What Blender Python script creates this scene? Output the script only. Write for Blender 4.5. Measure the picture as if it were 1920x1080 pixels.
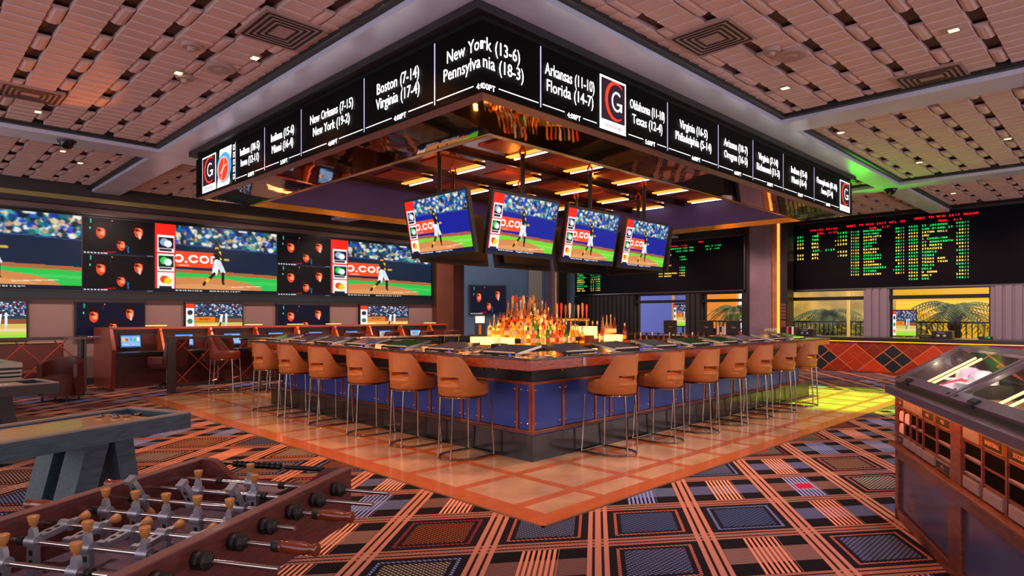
import bpy, bmesh, math, random
import numpy as np
from mathutils import Matrix, Vector, Euler
for o in list(bpy.data.objects): bpy.data.objects.remove(o, do_unlink=True)
SC = bpy.context.scene
COL = SC.collection
PI = math.pi
R = math.radians

# ------------------------------------------------------------------ camera
cam = bpy.data.cameras.new('camera'); camo = bpy.data.objects.new('camera', cam); COL.objects.link(camo)
cam.sensor_width = 36; cam.lens = 36 * 1187 / 1920; cam.shift_y = 52 / 1920; cam.clip_end = 200; cam.clip_start = .05
camo.location = (0, 0, 1.55); camo.rotation_euler = (R(90), 0, R(45.19 - 90))
SC.camera = camo

# ------------------------------------------------------------------ colour, world, exposure
def lin(c):
    if isinstance(c, str):
        c = [int(c[i:i+2], 16) / 255 for i in (0, 2, 4)]
    return tuple((x / 12.92 if x <= .04045 else ((x + .055) / 1.055) ** 2.4) for x in c)
SC.view_settings.view_transform = 'Standard'; SC.view_settings.look = 'None'
SC.view_settings.gamma = 1; SC.view_settings.use_curve_mapping = False
SC.view_settings.exposure = 0.0
wd = bpy.data.worlds.new('world'); SC.world = wd; wd.use_nodes = True
wd.node_tree.nodes['Background'].inputs[0].default_value = (*lin('e0d6de'), 1)
wd.node_tree.nodes['Background'].inputs[1].default_value = 2.6

def spot(loc, tgt, color, power, size=60, blend=.6, r=.08):
    l = bpy.data.lights.new('spot_light', 'SPOT'); l.energy = power; l.color = lin(color); l.spot_size = R(size); l.spot_blend = blend; l.shadow_soft_size = r
    o = bpy.data.objects.new('spot_light', l); COL.objects.link(o); o.location = loc
    o.rotation_euler = (Vector(tgt) - Vector(loc)).to_track_quat('-Z', 'Y').to_euler()
    return o
def area(loc, tgt, color, power, sx, sy):
    l = bpy.data.lights.new('area_light', 'AREA'); l.energy = power; l.color = lin(color); l.shape = 'RECTANGLE'; l.size = sx; l.size_y = sy
    o = bpy.data.objects.new('area_light', l); COL.objects.link(o); o.location = loc
    o.rotation_euler = (Vector(tgt) - Vector(loc)).to_track_quat('-Z', 'Y').to_euler()
    return o
def point(loc, color, power, r=.1):
    l = bpy.data.lights.new('point_light', 'POINT'); l.energy = power; l.color = lin(color); l.shadow_soft_size = r
    o = bpy.data.objects.new('point_light', l); COL.objects.link(o); o.location = loc
    return o
# canopy strip lighting (gold), down onto bar and island
for a_ in (6.0, 9.0, 12.0):
    for b_ in (6.3, 8.4, 10.2):
        spot((a_, b_, 4.0), (a_, b_, 0), 'ffb468', 260, 120, .8, .25)
# downlights along the two bar fronts
for b_ in (4.9, 6.9, 8.9):
    spot((3.2, b_, 4.36), (4.2, b_, 0), 'ff9848', 360, 80, .7, .12)
for a_ in (5.6, 7.6, 9.6, 11.4):
    spot((a_, 3.3, 4.36), (a_, 4.1, 0), 'ffc8a8', 330, 80, .7, .12)
# yellow green feature light on the floor at the far right end of the tiles
spot((12.7, 3.75, 4.25), (12.9, 3.9, 0), '9cf400', 3600, 54, .25, .06)
spot((15.6, 4.6, 3.0), (14.6, 3.9, 4.4), '30ff10', 90, 80, .6, .1)
# pinkish house downlights over the carpet
for p_ in ((1.5, 6.5), (1.0, 10.5), (3.4, 1.2), (6.6, 1.4), (9.2, 1.6), (.8, 2.6), (13.5, 1.8), (16.5, 3), (16.5, 7), (6, 13.6), (10, 13.6)):
    spot((p_[0], p_[1], 4.36), (p_[0], p_[1], 0), 'ffdccc', 230, 120, .8, .12)
# added spots without fixtures, brightening the walls, column, desk and shuffleboard
for a_ in (1.0, 4.0, 7.0, 10.0, 12.6):
    spot((a_, 14.2, 4.36), (a_, 16.6, 1.3), 'ffd8cc', 480, 100, .8, .12)
for b_ in (1.5, 4.5, 7.2, 10.5, 13.5):
    spot((16.9, b_, 4.36), (19.4, b_, 1.0), 'ffc8b8', 420, 100, .8, .12)
spot((16.8, 9.4, 4.36), (19.4, 8.5, 1.6), 'ffd0d8', 160, 60, .7, .12)
spot((15.6, 14.6, 4.3), (18.0, 18.0, 1.8), 'd8e4ff', 420, 90, .8, .12)
spot((4.2, -.6, 4.36), (4.6, .7, 1.0), 'ffc8f0', 300, 70, .7, .12)
spot((3.2, 2.0, 4.36), (4.9, 1.1, .6), 'ffd8d0', 260, 60, .7, .12)
spot((-.6, 4.0, 4.36), (.5, 5.2, .8), 'e8e8ff', 200, 70, .7, .12)
# amber wash on the left ceiling
spot((2.9, 11.4, 3.1), (.9, 8.8, 4.5), 'ff8a20', 150, 40, .4, .05)

# ------------------------------------------------------------------ materials
MATS = {}
def mat(name, color, rough=.5, metal=0, emit=0, ecol=None, noise=None, nscale=8, trans=0, bump=0, bscale=40, coat=0, ncol2=None, stretch=None, alpha=None, spec=None):
    if name in MATS: return MATS[name]
    m = bpy.data.materials.new(name); m.use_nodes = True; nt = m.node_tree; b = nt.nodes['Principled BSDF']
    c = (*lin(color), 1)
    b.inputs['Base Color'].default_value = c; b.inputs['Roughness'].default_value = rough; b.inputs['Metallic'].default_value = metal
    if coat: b.inputs['Coat Weight'].default_value = coat; b.inputs['Coat Roughness'].default_value = .08
    if trans: b.inputs['Transmission Weight'].default_value = trans
    if spec is not None: b.inputs['Specular IOR Level'].default_value = spec
    if alpha is not None: b.inputs['Alpha'].default_value = alpha
    if emit:
        b.inputs['Emission Color'].default_value = (*lin(ecol or color), 1); b.inputs['Emission Strength'].default_value = emit
    if noise is not None or bump:
        tc = nt.nodes.new('ShaderNodeTexCoord'); n = nt.nodes.new('ShaderNodeTexNoise'); n.inputs['Scale'].default_value = nscale
        n.inputs['Detail'].default_value = 5
        src = tc.outputs['Object']
        if stretch:
            mp = nt.nodes.new('ShaderNodeMapping'); mp.inputs['Scale'].default_value = stretch
            nt.links.new(src, mp.inputs[0]); src = mp.outputs[0]
        nt.links.new(src, n.inputs['Vector'])
        if noise is not None:
            mx = nt.nodes.new('ShaderNodeMix'); mx.data_type = 'RGBA'
            mx.inputs[6].default_value = c
            mx.inputs[7].default_value = (*lin(ncol2), 1) if ncol2 else tuple(x * (1 - noise) for x in c[:3]) + (1,)
            rp = nt.nodes.new('ShaderNodeMapRange'); rp.inputs[1].default_value = .35; rp.inputs[2].default_value = .65
            nt.links.new(n.outputs[0], rp.inputs[0]); nt.links.new(rp.outputs[0], mx.inputs[0]); nt.links.new(mx.outputs[2], b.inputs['Base Color'])
        if bump:
            n2 = nt.nodes.new('ShaderNodeTexNoise'); n2.inputs['Scale'].default_value = bscale; nt.links.new(src, n2.inputs['Vector'])
            bp = nt.nodes.new('ShaderNodeBump'); bp.inputs['Strength'].default_value = bump; bp.inputs['Distance'].default_value = .02
            nt.links.new(n2.outputs[0], bp.inputs['Height']); nt.links.new(bp.outputs[0], b.inputs['Normal'])
    MATS[name] = m
    return m
def attr_mat(name, strength):
    m = bpy.data.materials.new(name); m.use_nodes = True; nt = m.node_tree; b = nt.nodes['Principled BSDF']
    a = nt.nodes.new('ShaderNodeAttribute'); a.attribute_name = 'pic'
    b.inputs['Base Color'].default_value = (.004, .004, .004, 1); b.inputs['Roughness'].default_value = .35; b.inputs['Specular IOR Level'].default_value = .12
    nt.links.new(a.outputs['Color'], b.inputs['Emission Color']); b.inputs['Emission Strength'].default_value = strength
    MATS[name] = m
    return m

def pane_mat(name, k, tint='ffffff'):        # thin clear sheet: mostly see-through, a little mirror
    m = bpy.data.materials.new(name); m.use_nodes = True; nt = m.node_tree; nt.nodes.clear()
    o = nt.nodes.new('ShaderNodeOutputMaterial'); t = nt.nodes.new('ShaderNodeBsdfTransparent'); t.inputs[0].default_value = (*lin(tint), 1)
    g_ = nt.nodes.new('ShaderNodeBsdfGlossy'); g_.inputs['Roughness'].default_value = .02; x = nt.nodes.new('ShaderNodeMixShader'); x.inputs[0].default_value = k
    nt.links.new(t.outputs[0], x.inputs[1]); nt.links.new(g_.outputs[0], x.inputs[2]); nt.links.new(x.outputs[0], o.inputs[0]); MATS[name] = m; return m
class G:                                     # tiny node graph helper
    def __init__(s, m): s.nt = m.node_tree; s.b = s.nt.nodes['Principled BSDF']
    def put(s, inp, v):
        if hasattr(v, 'is_linked') or hasattr(v, 'links'): s.nt.links.new(v, inp)
        else: inp.default_value = v
    def m(s, op, a, b=0, c=0):
        n = s.nt.nodes.new('ShaderNodeMath'); n.operation = op
        for i, v in enumerate((a, b, c)): s.put(n.inputs[i], v)
        return n.outputs[0]
    def mix(s, f, a, b):
        n = s.nt.nodes.new('ShaderNodeMix'); n.data_type = 'RGBA'
        s.put(n.inputs[0], f)
        for i, v in ((6, a), (7, b)): s.put(n.inputs[i], (*lin(v), 1) if isinstance(v, str) else v)
        return n.outputs[2]
    def xy(s):
        t = s.nt.nodes.new('ShaderNodeTexCoord'); q = s.nt.nodes.new('ShaderNodeSeparateXYZ'); s.nt.links.new(t.outputs['Object'], q.inputs[0])
        s.vec = t.outputs['Object']
        return q.outputs[0], q.outputs[1], q.outputs[2]
    def vec3(s, x, y, z=0):
        n = s.nt.nodes.new('ShaderNodeCombineXYZ')
        for i, v in enumerate((x, y, z)): s.put(n.inputs[i], v)
        return n.outputs[0]
    def white(s, v):
        n = s.nt.nodes.new('ShaderNodeTexWhiteNoise'); n.noise_dimensions = '3D'; s.nt.links.new(v, n.inputs[0]); return n.outputs[0]
    def noise(s, v, sc, det=4):
        n = s.nt.nodes.new('ShaderNodeTexNoise'); n.inputs['Scale'].default_value = sc; n.inputs['Detail'].default_value = det
        s.nt.links.new(v, n.inputs['Vector']); return n.outputs[0]

# ------------------------------------------------------------------ mesh builder
class MB:
    def __init__(s): s.v = []; s.f = []; s.mi = []; s.mats = None
    def add(s, vs, fs, m=0, M=None):
        o = len(s.v)
        if M is not None: vs = [tuple(M @ Vector(p)) for p in vs]
        s.v += [tuple(p) for p in vs]; s.f += [tuple(i + o for i in f) for f in fs]; s.mi += [m] * len(fs)
        return s
    def box(s, a, b, m=0, M=None):
        (x0, y0, z0), (x1, y1, z1) = a, b
        return s.add([(x0,y0,z0),(x1,y0,z0),(x1,y1,z0),(x0,y1,z0),(x0,y0,z1),(x1,y0,z1),(x1,y1,z1),(x0,y1,z1)],
              [(0,3,2,1),(4,5,6,7),(0,1,5,4),(1,2,6,5),(2,3,7,6),(3,0,4,7)], m, M)
    def cbox(s, c, d, m=0, M=None):
        return s.box([c[i] - d[i] / 2 for i in range(3)], [c[i] + d[i] / 2 for i in range(3)], m, M)
    def quad(s, a, b, c, d, m=0): return s.add([a, b, c, d], [(0,1,2,3)], m)
    def tube(s, pts, r, n=8, m=0, M=None, closed=False, cap=True):
        pts = [Vector(p) for p in pts]; k = len(pts); rs = r if isinstance(r, (list, tuple)) else [r] * k
        vs = []; fs = []; up = None
        for i, p in enumerate(pts):
            if closed: t = pts[(i+1) % k] - pts[i-1]
            else: t = pts[min(i+1, k-1)] - pts[max(i-1, 0)]
            t.normalize()
            if up is None:
                up = Vector((0,0,1)) if abs(t.z) < .9 else Vector((1,0,0))
            a = t.cross(up); a.normalize(); b = a.cross(t); up = b
            for j in range(n):
                w = 2 * PI * j / n; q = p + a * (math.cos(w) * rs[i]) + b * (math.sin(w) * rs[i]); vs.append(tuple(q))
        for i in range(k if closed else k - 1):
            for j in range(n):
                a0 = i * n + j; a1 = i * n + (j + 1) % n; b0 = ((i + 1) % k) * n + j; b1 = ((i + 1) % k) * n + (j + 1) % n
                fs.append((a0, b0, b1, a1))
        if cap and not closed: fs.append(tuple(range(n))); fs.append(tuple(range((k-1)*n + n - 1, (k-1)*n - 1, -1)))
        return s.add(vs, fs, m, M)
    def lathe(s, prof, n=16, c=(0,0,0), m=0, M=None, cap=True):
        vs = []; fs = []
        for r, z in prof:
            for j in range(n):
                w = 2 * PI * j / n; vs.append((c[0] + r * math.cos(w), c[1] + r * math.sin(w), c[2] + z))
        for i in range(len(prof) - 1):
            for j in range(n):
                fs.append((i*n + j, i*n + (j+1) % n, (i+1)*n + (j+1) % n, (i+1)*n + j))
        if cap: fs.append(tuple(range(n-1, -1, -1))); fs.append(tuple(range((len(prof)-1)*n, len(prof)*n)))
        return s.add(vs, fs, m, M)
    def prism(s, poly, z0, z1, m=0, M=None):
        n = len(poly)
        vs = [(x, y, z0) for x, y in poly] + [(x, y, z1) for x, y in poly]
        return s.add(vs, [tuple(range(n-1, -1, -1)), tuple(range(n, 2*n))] + [(i, (i+1) % n, n + (i+1) % n, n + i) for i in range(n)], m, M)
    def build(s, name, mats, parent=None, smooth=None, bevel=0, loc=None):
        me = bpy.data.meshes.new(name); me.from_pydata(s.v, [], s.f); me.update()
        if not isinstance(mats, (list, tuple)): mats = [mats]
        for m in mats: me.materials.append(m)
        if len(mats) > 1: me.polygons.foreach_set('material_index', s.mi)
        if smooth:
            me.shade_smooth(); me.set_sharp_from_angle(angle=R(smooth if smooth is not True else 38))
        o = bpy.data.objects.new(name, me); COL.objects.link(o)
        if parent: o.parent = parent
        if loc: o.location = loc
        if bevel:
            b = o.modifiers.new('bevel', 'BEVEL'); b.width = bevel; b.segments = 2; b.limit_method = 'ANGLE'; b.angle_limit = R(40)
        return o
def tag(o, label=None, cat=None, group=None, kind=None):
    if label: o['label'] = label
    if cat: o['category'] = cat
    if group: o['group'] = group
    if kind: o['kind'] = kind
    return o
def thing(name, label, cat, loc=(0,0,0), rz=0, group=None):
    o = bpy.data.objects.new(name, None); o.empty_display_size = .1; COL.objects.link(o); o.location = loc; o.rotation_euler = (0, 0, rz)
    return tag(o, label, cat, group)
KIDS = {}
def copy_tree(o, parent=None):
    c = o.copy(); COL.objects.link(c)
    if parent is not None: c.parent = parent
    for ch in list(o.children): copy_tree(ch, c)
    return c
def dup(o, loc, rz, label, group=None):
    c = copy_tree(o); c.location = loc; c.rotation_euler = (0, 0, rz); tag(c, label, None, group); return c
def struct(o, label=None): o['kind'] = 'structure'; return o
ORD = ['first','second','third','fourth','fifth','sixth','seventh','eighth','ninth','tenth','eleventh','twelfth','thirteenth','fourteenth','fifteenth','sixteenth','seventeenth','eighteenth','nineteenth','twentieth']
def TR(x=0, y=0, z=0, rz=0, rx=0, ry=0):
    return Matrix.Translation((x, y, z)) @ Euler((rx, ry, rz)).to_matrix().to_4x4()

# ------------------------------------------------------------------ glyphs (built while the scene is still empty)
GL = {}
def _ev(s):
    cu = bpy.data.curves.new('t', 'FONT'); cu.body = s; cu.size = 1; cu.resolution_u = 2; cu.offset = .001
    o = bpy.data.objects.new('t', cu); COL.objects.link(o); dg = bpy.context.evaluated_depsgraph_get(); dg.update()
    me = bpy.data.meshes.new_from_object(o.evaluated_get(dg))
    vs = [tuple(v.co) for v in me.vertices]; fs = [tuple(p.vertices) for p in me.polygons]
    bpy.data.objects.remove(o); bpy.data.curves.remove(cu); bpy.data.meshes.remove(me)
    return vs, fs
_w0 = max(v[0] for v in _ev('II')[0])
for ch in 'ABCDEFGHIJKLMNOPQRSTUVWXYZabcdefghijklmnopqrstuvwxyz0123456789()-:,./+&%$':
    vs, fs = _ev(ch); w = max(v[0] for v in _ev('I' + ch + 'I')[0]) - _w0
    GL[ch] = (vs, fs, w)
def text_w(s, size=1, track=1.0): return sum((GL[c][2] if c in GL else .3) for c in s) * size * track
def text(mb, s, x, z, size, align='c', m=0, y=0, sx=1.0, f=None, mono=None, bold=0):
    """text in the local XZ plane facing -Y; f maps (x,z)->(x,y,z)"""
    w = (mono * len(s)) if mono else text_w(s, size) * sx
    cx = x - (w / 2 if align == 'c' else w if align == 'r' else 0)
    for c in s:
        adv = mono if mono else (GL[c][2] if c in GL else .3) * size * sx
        if c in GL:
            vs, fs, gw = GL[c]
            off = (mono - gw * size * sx) / 2 if mono else 0
            for db in ((0,) if not bold else (-bold, bold)):
                pts = [(cx + off + p[0] * size * sx + db, y, z + p[1] * size) for p in vs]
                if f: pts = [f(p[0], p[2]) for p in pts]
                mb.add(pts, fs, m)
        cx += adv
    return w
# ------------------------------------------------------------------ screen pictures (painted as arrays, carried by fine coloured grids)
def hexa(c): return np.array([int(c[i:i+2], 16) / 255 for i in (0, 2, 4)], dtype=np.float32)
class Pic:
    def __init__(s, w, h, bg='000000', seed=1):
        s.w, s.h = w, h; s.a = np.zeros((h, w, 3), np.float32) + hexa(bg)
        s.Y, s.X = np.mgrid[0:h, 0:w].astype(np.float32); s.X = (s.X + .5) / w; s.Y = (s.Y + .5) / h
        s.rg = np.random.RandomState(seed)
    def put(s, mask, c, k=1.0): s.a[mask] = s.a[mask] * (1 - k) + (hexa(c) if isinstance(c, str) else np.array(c, np.float32)) * k; return s
    def rect(s, x0, y0, x1, y1, c, k=1.0): return s.put((s.X >= x0) & (s.X < x1) & (s.Y >= y0) & (s.Y < y1), c, k)
    def ell(s, cx, cy, rx, ry, c, k=1.0, rot=0):
        dx, dy = s.X - cx, s.Y - cy
        if rot: dx, dy = dx * math.cos(rot) + dy * math.sin(rot), -dx * math.sin(rot) + dy * math.cos(rot)
        return s.put((dx / rx) ** 2 + (dy / ry) ** 2 < 1, c, k)
    def ring(s, cx, cy, rx, ry, t, c):
        d = ((s.X - cx) / rx) ** 2 + ((s.Y - cy) / ry) ** 2
        return s.put((d < 1) & (d > (1 - t) ** 2), c)
    def seg(s, x0, y0, x1, y1, w, c, k=1.0):
        ax = s.w / s.h; px, py = (s.X - x0) * ax, s.Y - y0; dx, dy = (x1 - x0) * ax, y1 - y0
        t = np.clip((px * dx + py * dy) / (dx * dx + dy * dy + 1e-9), 0, 1)
        return s.put((px - t * dx) ** 2 + (py - t * dy) ** 2 < w * w, c, k)
    def crowd(s, x0, y0, x1, y1, n, cols, r=.02):
        n = int(n * .8); r = r * 1.2
        for i in range(n):
            s.ell(s.rg.uniform(x0, x1), s.rg.uniform(y0, y1), r * s.rg.uniform(.4, 1.2), r * s.rg.uniform(.7, 2), cols[s.rg.randint(len(cols))], .9)
        return s
    def blur(s, x0, y0, x1, y1, k=1):
        i0, i1, j0, j1 = int(y0*s.h), int(y1*s.h), int(x0*s.w), int(x1*s.w); b = s.a[i0:i1, j0:j1]
        for _ in range(k): b = (b * 2 + np.roll(b, 1, 1) + np.roll(b, -1, 1) + .5 * np.roll(b, 1, 0) + .5 * np.roll(b, -1, 0)) / 5
        s.a[i0:i1, j0:j1] = b; return s
    def fakeline(s, x0, x1, y, h, c='e8e8e8'):
        x = x0
        while x < x1:
            w = s.rg.uniform(.008, .02); s.rect(x, y, x + w, y + h * s.rg.uniform(.7, 1), c, .85); x += w + s.rg.uniform(.004, .012)
        return s
def sidebar(p, x1):
    p.rect(0, 0, x1, 1, 'd8281c'); p.rect(0, 0, x1, .15, 'ee2418')
    for i, (c1, c2, c3) in enumerate((('10182c', '8aa6c8', 'e8e8f0'), ('0c2c18', '3cc850', 'e0f0e8'), ('f0e8d8', 'e83818', 'f0c818'))):
        y = .17 + i * .27
        p.rect(x1 * .12, y, x1 * .94, y + .25, 'e8e8ec'); p.rect(x1 * .17, y + .03, x1 * .89, y + .19, c1)
        p.ell(x1 * .45, y + .1, x1 * .2, .055, c2); p.ell(x1 * .62, y + .12, x1 * .18, .05, c3)
        p.rect(x1 * .2, y + .2, x1 * .8, y + .23, '202028')
def dotcom(p, x, y, h, c='ffffff'):
    w = h * p.h / p.w * 1.15
    p.ring(x, y, w * .5, h * .5, .42, c); p.ell(x + w * .75, y + h * .42, w * .14, h * .12, c)
    p.ring(x + w * 1.5, y, w * .5, h * .5, .42, c); p.rect(x + w * 1.75, y - h * .15, x + w * 2.05, y + h * .15, 'e84820')
    p.ring(x + w * 2.6, y, w * .5, h * .5, .42, c)
    for k in range(3): p.rect(x + w * (3.25 + k * .42), y - h * .45, x + w * (3.45 + k * .42), y + h * .5, c)
    p.rect(x + w * 3.25, y - h * .48, x + w * 4.25, y - h * .25, c)
def baseball(w, h, blue=False, side=.155, seed=3):
    p = Pic(w, h, '0c1428', seed)
    wall = '101c8c' if blue else '0e2038'
    p.rect(0, 0, 1, .30, '183850' if not blue else '203c78')
    p.crowd(side, .0, 1, .29, 330, ['2858b8', 'd8c8a0', 'e8e8e8', '30a0a8', '184888', '0c1830', 'c89868', '1838c0', 'f0e0c0', '206868'], .018).blur(side, 0, 1, .3, 2)
    p.put(p.Y > .27 + .05 * p.X, wall); p.put((p.Y > .27 + .05 * p.X) & (p.Y < .285 + .05 * p.X), '284878')
    p.rect(side, .38, .45, .62, 'e84820'); dotcom(p, side + .02, .49, .12); p.rect(side + .02, .585, side + .1, .6, 'f0b0a0')
    p.put(p.Y > .64 + .05 * p.X, '9c5048' if blue else 'a86038')
    g = '6cc830' if blue else '28b848'
    p.put(p.Y > .69 + .055 * p.X, g); p.put((p.Y > .76 + .05 * p.X) & (p.Y < .8 + .05 * p.X), '90dc58' if blue else '50cc60', .6)
    p.put(((p.X - .36) / .52) ** 2 + ((p.Y - .98) / .22) ** 2 < 1, 'c88048'); p.put(((p.X - .4) / .36) ** 2 + ((p.Y - .96) / .1) ** 2 < 1, 'd89860', .7)
    p.seg(.6, .9, .86, .87, .006, 'f0dcc0', .8)
    sX = p.X; p.X = p.X + .075
    # running player: helmet, yellow and black top, white trousers, black and yellow socks
    p.ell(.545, .29, .028, .05, '1c1c14'); p.ell(.55, .31, .016, .03, 'c89838'); p.seg(.55, .36, .56, .48, .045, '101418'); p.seg(.575, .36, .585, .47, .014, 'e8c020')
    p.seg(.55, .37, .6, .46, .018, '181c20'); p.ell(.63, .475, .022, .02, 'c8a040')
    p.seg(.55, .52, .535, .68, .042, 'e4e8f0'); p.seg(.565, .52, .6, .66, .036, 'd0d8e0')
    p.seg(.53, .7, .485, .79, .022, '14161c'); p.seg(.485, .79, .455, .84, .02, 'e0b820'); p.seg(.455, .84, .445, .87, .02, '14161c')
    p.seg(.6, .69, .6, .8, .021, '14161c'); p.seg(.6, .82, .605, .85, .018, '302c18')
    p.X = sX
    sidebar(p, side)
    p.rect(0, .94, 1, 1, '061420' if not blue else '0c1440'); p.fakeline(side, side + .2, .955, .022); p.fakeline(side + .26, .68, .955, .022)
    return p.a
def dayball(w, h, seed=5):
    p = Pic(w, h, '203048', seed)
    p.crowd(.1, 0, 1, .42, 420, ['e8e8f0', '283c60', '506890', 'c0c8d8', '182438', 'a04038', '3870b0'], .014)
    p.rect(.1, .38, 1, .47, '1c3c48'); p.rect(.1, .46, 1, .6, '904830'); p.rect(.15, .42, .5, .58, 'e87818'); p.fakeline(.22, .42, .47, .05, '704010')
    p.rect(0, .6, 1, 1, 'b8d050'); p.rect(0, .62, 1, .72, 'd8b060'); p.rect(.1, .72, 1, .8, 'e0c890'); p.rect(0, .88, 1, 1, '90d838')
    p.seg(.62, .35, .6, .58, .04, 'e8ecf4'); p.seg(.7, .33, .7, .62, .035, 'dce4f0'); p.seg(.6, .6, .58, .72, .025, '301c18'); p.seg(.7, .62, .69, .76, .025, 'c8d0dc'); p.ell(.62, .3, .02, .04, '382018')
    p.rect(0, 0, .14, .14, 'e83c18'); p.rect(0, .14, .14, 1, 'e8e8ea')
    for k in range(3): p.ell(.07, .28 + k * .27, .045, .08, ['283038', '3c7048', 'e86828'][k])
    return p.a
def poker(w, h, seed=7, blue=False):
    p = Pic(w, h, '050308' if not blue else '040820', seed)
    for (cx, cy, s_) in ((.24, .4, 1.3), (.52, .72, 1.15), (.77, .32, 1.25)):
        p.ell(cx - .01, cy - .1 * s_, .066 * s_, .12 * s_, '1c0806'); p.ell(cx + .005, cy, .05 * s_, .13 * s_, 'd84420'); p.ell(cx + .015, cy - .02, .03 * s_, .09 * s_, 'f07848')
        p.ell(cx + .03, cy + .02, .018 * s_, .05 * s_, 'f8a070'); p.ell(cx - .02, cy - .06, .022 * s_, .03 * s_, '501008'); p.ell(cx + .02, cy - .03, .008, .018, '200808')
        p.ell(cx + .02, cy + .07 * s_, .016, .012, '901c10'); p.seg(cx - .05, cy - .13 * s_, cx + .05, cy - .11 * s_, .03, '140404')
    p.ell(.79, .42, .018, .1, 'f0c0b0'); p.seg(.25, .96, .44, .92, .02, '901010'); p.seg(.6, .72, .63, .9, .02, '104068'); p.seg(.63, .75, .62, .92, .008, '2878a8')
    p.rect(.1, .04, .118, .16, '10b890'); p.ell(.1, .3, .01, .03, '40d8c0'); p.ell(.4, .06, .01, .02, 'd89060'); p.seg(.38, .1, .37, .25, .008, '402018')
    p.rect(0, .955, 1, 1, '0c1434')
    for k in range(6): p.rect(.02 + k * .045, .96, .045 + k * .045, .99, 'd8dce8')
    p.rect(.28, .955, .34, .99, 'c8ccd8'); p.rect(.9, .965, .98, .985, '8890a8')
    return p.a
def blank_glow(w, h, c1, c2, seed=9):
    p = Pic(w, h, c1, seed); p.rect(.04, .1, .96, .9, c2)
    for k in range(5): p.rect(.08 + .18 * k, .2 + .1 * (k % 2), .2 + .18 * k, .5, ['e8c030', 'd83830', '38a8e0', '40c060', 'e8e8f0'][k])
    p.fakeline(.1, .9, .7, .08)
    return p.a
def screen_mesh(name, img, W, H):
    """coloured grid in the local XZ plane facing -Y, centred in x, from z=0 up"""
    h, w, _ = img.shape
    xs = np.linspace(-W / 2, W / 2, w); zs = np.linspace(H, 0, h)
    XX, ZZ = np.meshgrid(xs, zs); co = np.stack([XX, np.zeros_like(XX), ZZ], -1).reshape(-1, 3)
    idx = np.arange(h * w).reshape(h, w)
    fs = np.stack([idx[:-1, :-1], idx[1:, :-1], idx[1:, 1:], idx[:-1, 1:]], -1).reshape(-1, 4)
    me = bpy.data.meshes.new(name); me.vertices.add(len(co)); me.vertices.foreach_set('co', co.ravel())
    me.loops.add(fs.size); me.loops.foreach_set('vertex_index', fs.ravel().astype(np.int32))
    me.polygons.add(len(fs)); me.polygons.foreach_set('loop_start', np.arange(0, fs.size, 4, dtype=np.int32))
    me.update(calc_edges=True); me.validate()
    a = np.clip(img.reshape(-1, 3), 0, 1); l = np.where(a <= .04045, a / 12.92, ((a + .055) / 1.055) ** 2.4)
    rgba = np.concatenate([l, np.ones((len(l), 1))], 1).astype(np.float32)
    at = me.color_attributes.new('pic', 'FLOAT_COLOR', 'POINT'); at.data.foreach_set('color', rgba.ravel())
    return me
SCR = attr_mat('lit_screen', 1.25)
SCRW = attr_mat('lit_wall_screen', 1.15)
def screen_obj(me, m, parent, loc=(0, 0, 0), name='screen'):
    if not me.materials: me.materials.append(m)
    o = bpy.data.objects.new(name, me); COL.objects.link(o); o.parent = parent; o.location = loc; return o

# ------------------------------------------------------------------ shared materials
BLK = mat('black_plastic', '0c0c0e', .35)
DARK = mat('dark_metal', '26262a', .4, .5)
CHROME = mat('chrome', 'a89c90', .16, 1)
NICKEL = mat('brushed_nickel', 'b0aca8', .25, 1)
WHITE = mat('lit_white_text', 'ffffff', .5, emit=1.0)
REDTX = mat('lit_red_text', 'ff1428', .5, emit=1.0)
GRNTX = mat('lit_green_text', '20e878', .5, emit=.95)
YELTX = mat('lit_yellow_text', 'f0dc60', .5, emit=.95)
COPPER = mat('copper_trim', 'c06848', .3, .75, noise=.35, nscale=6)
WOODRED = mat('mahogany', '5c2820', .35, noise=.35, nscale=5, stretch=(2, 14, 14), coat=.25)
LEATHER = mat('tan_leather', 'c07434', .4, noise=.12, nscale=3, bump=.12, bscale=160, ncol2='ac6028')
LEATHB = mat('brown_leather', '5c2a20', .42, noise=.15, nscale=3)
STONE = mat('black_stone', '26282a', .22, noise=.5, nscale=9, ncol2='141618', coat=.3)
PANELB = mat('blue_steel_panel', '3450a8', .3, .25, noise=.2, nscale=3, coat=.2)
BARWOOD = mat('orange_bar_wood', 'a8502c', .28, noise=.4, nscale=4, stretch=(3, 3, 20), ncol2='7c3418', coat=.4)
BRASS = mat('brass', 'c8a040', .25, 1)
GOLDLIT = mat('gold_light', 'ffa83c', .5, emit=1.5)
WHITELIT = mat('white_light', 'fff0e0', .5, emit=3.0)
WARMLIT = mat('warm_glow_glass', 'ffd060', .4, emit=2.4, ecol='ffd078')
BEAM = mat('grey_beam', 'd4d6ea', .32, .15, noise=.12, nscale=2)
BEAMD = mat('dark_reveal', '1a181c', .5)

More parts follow.
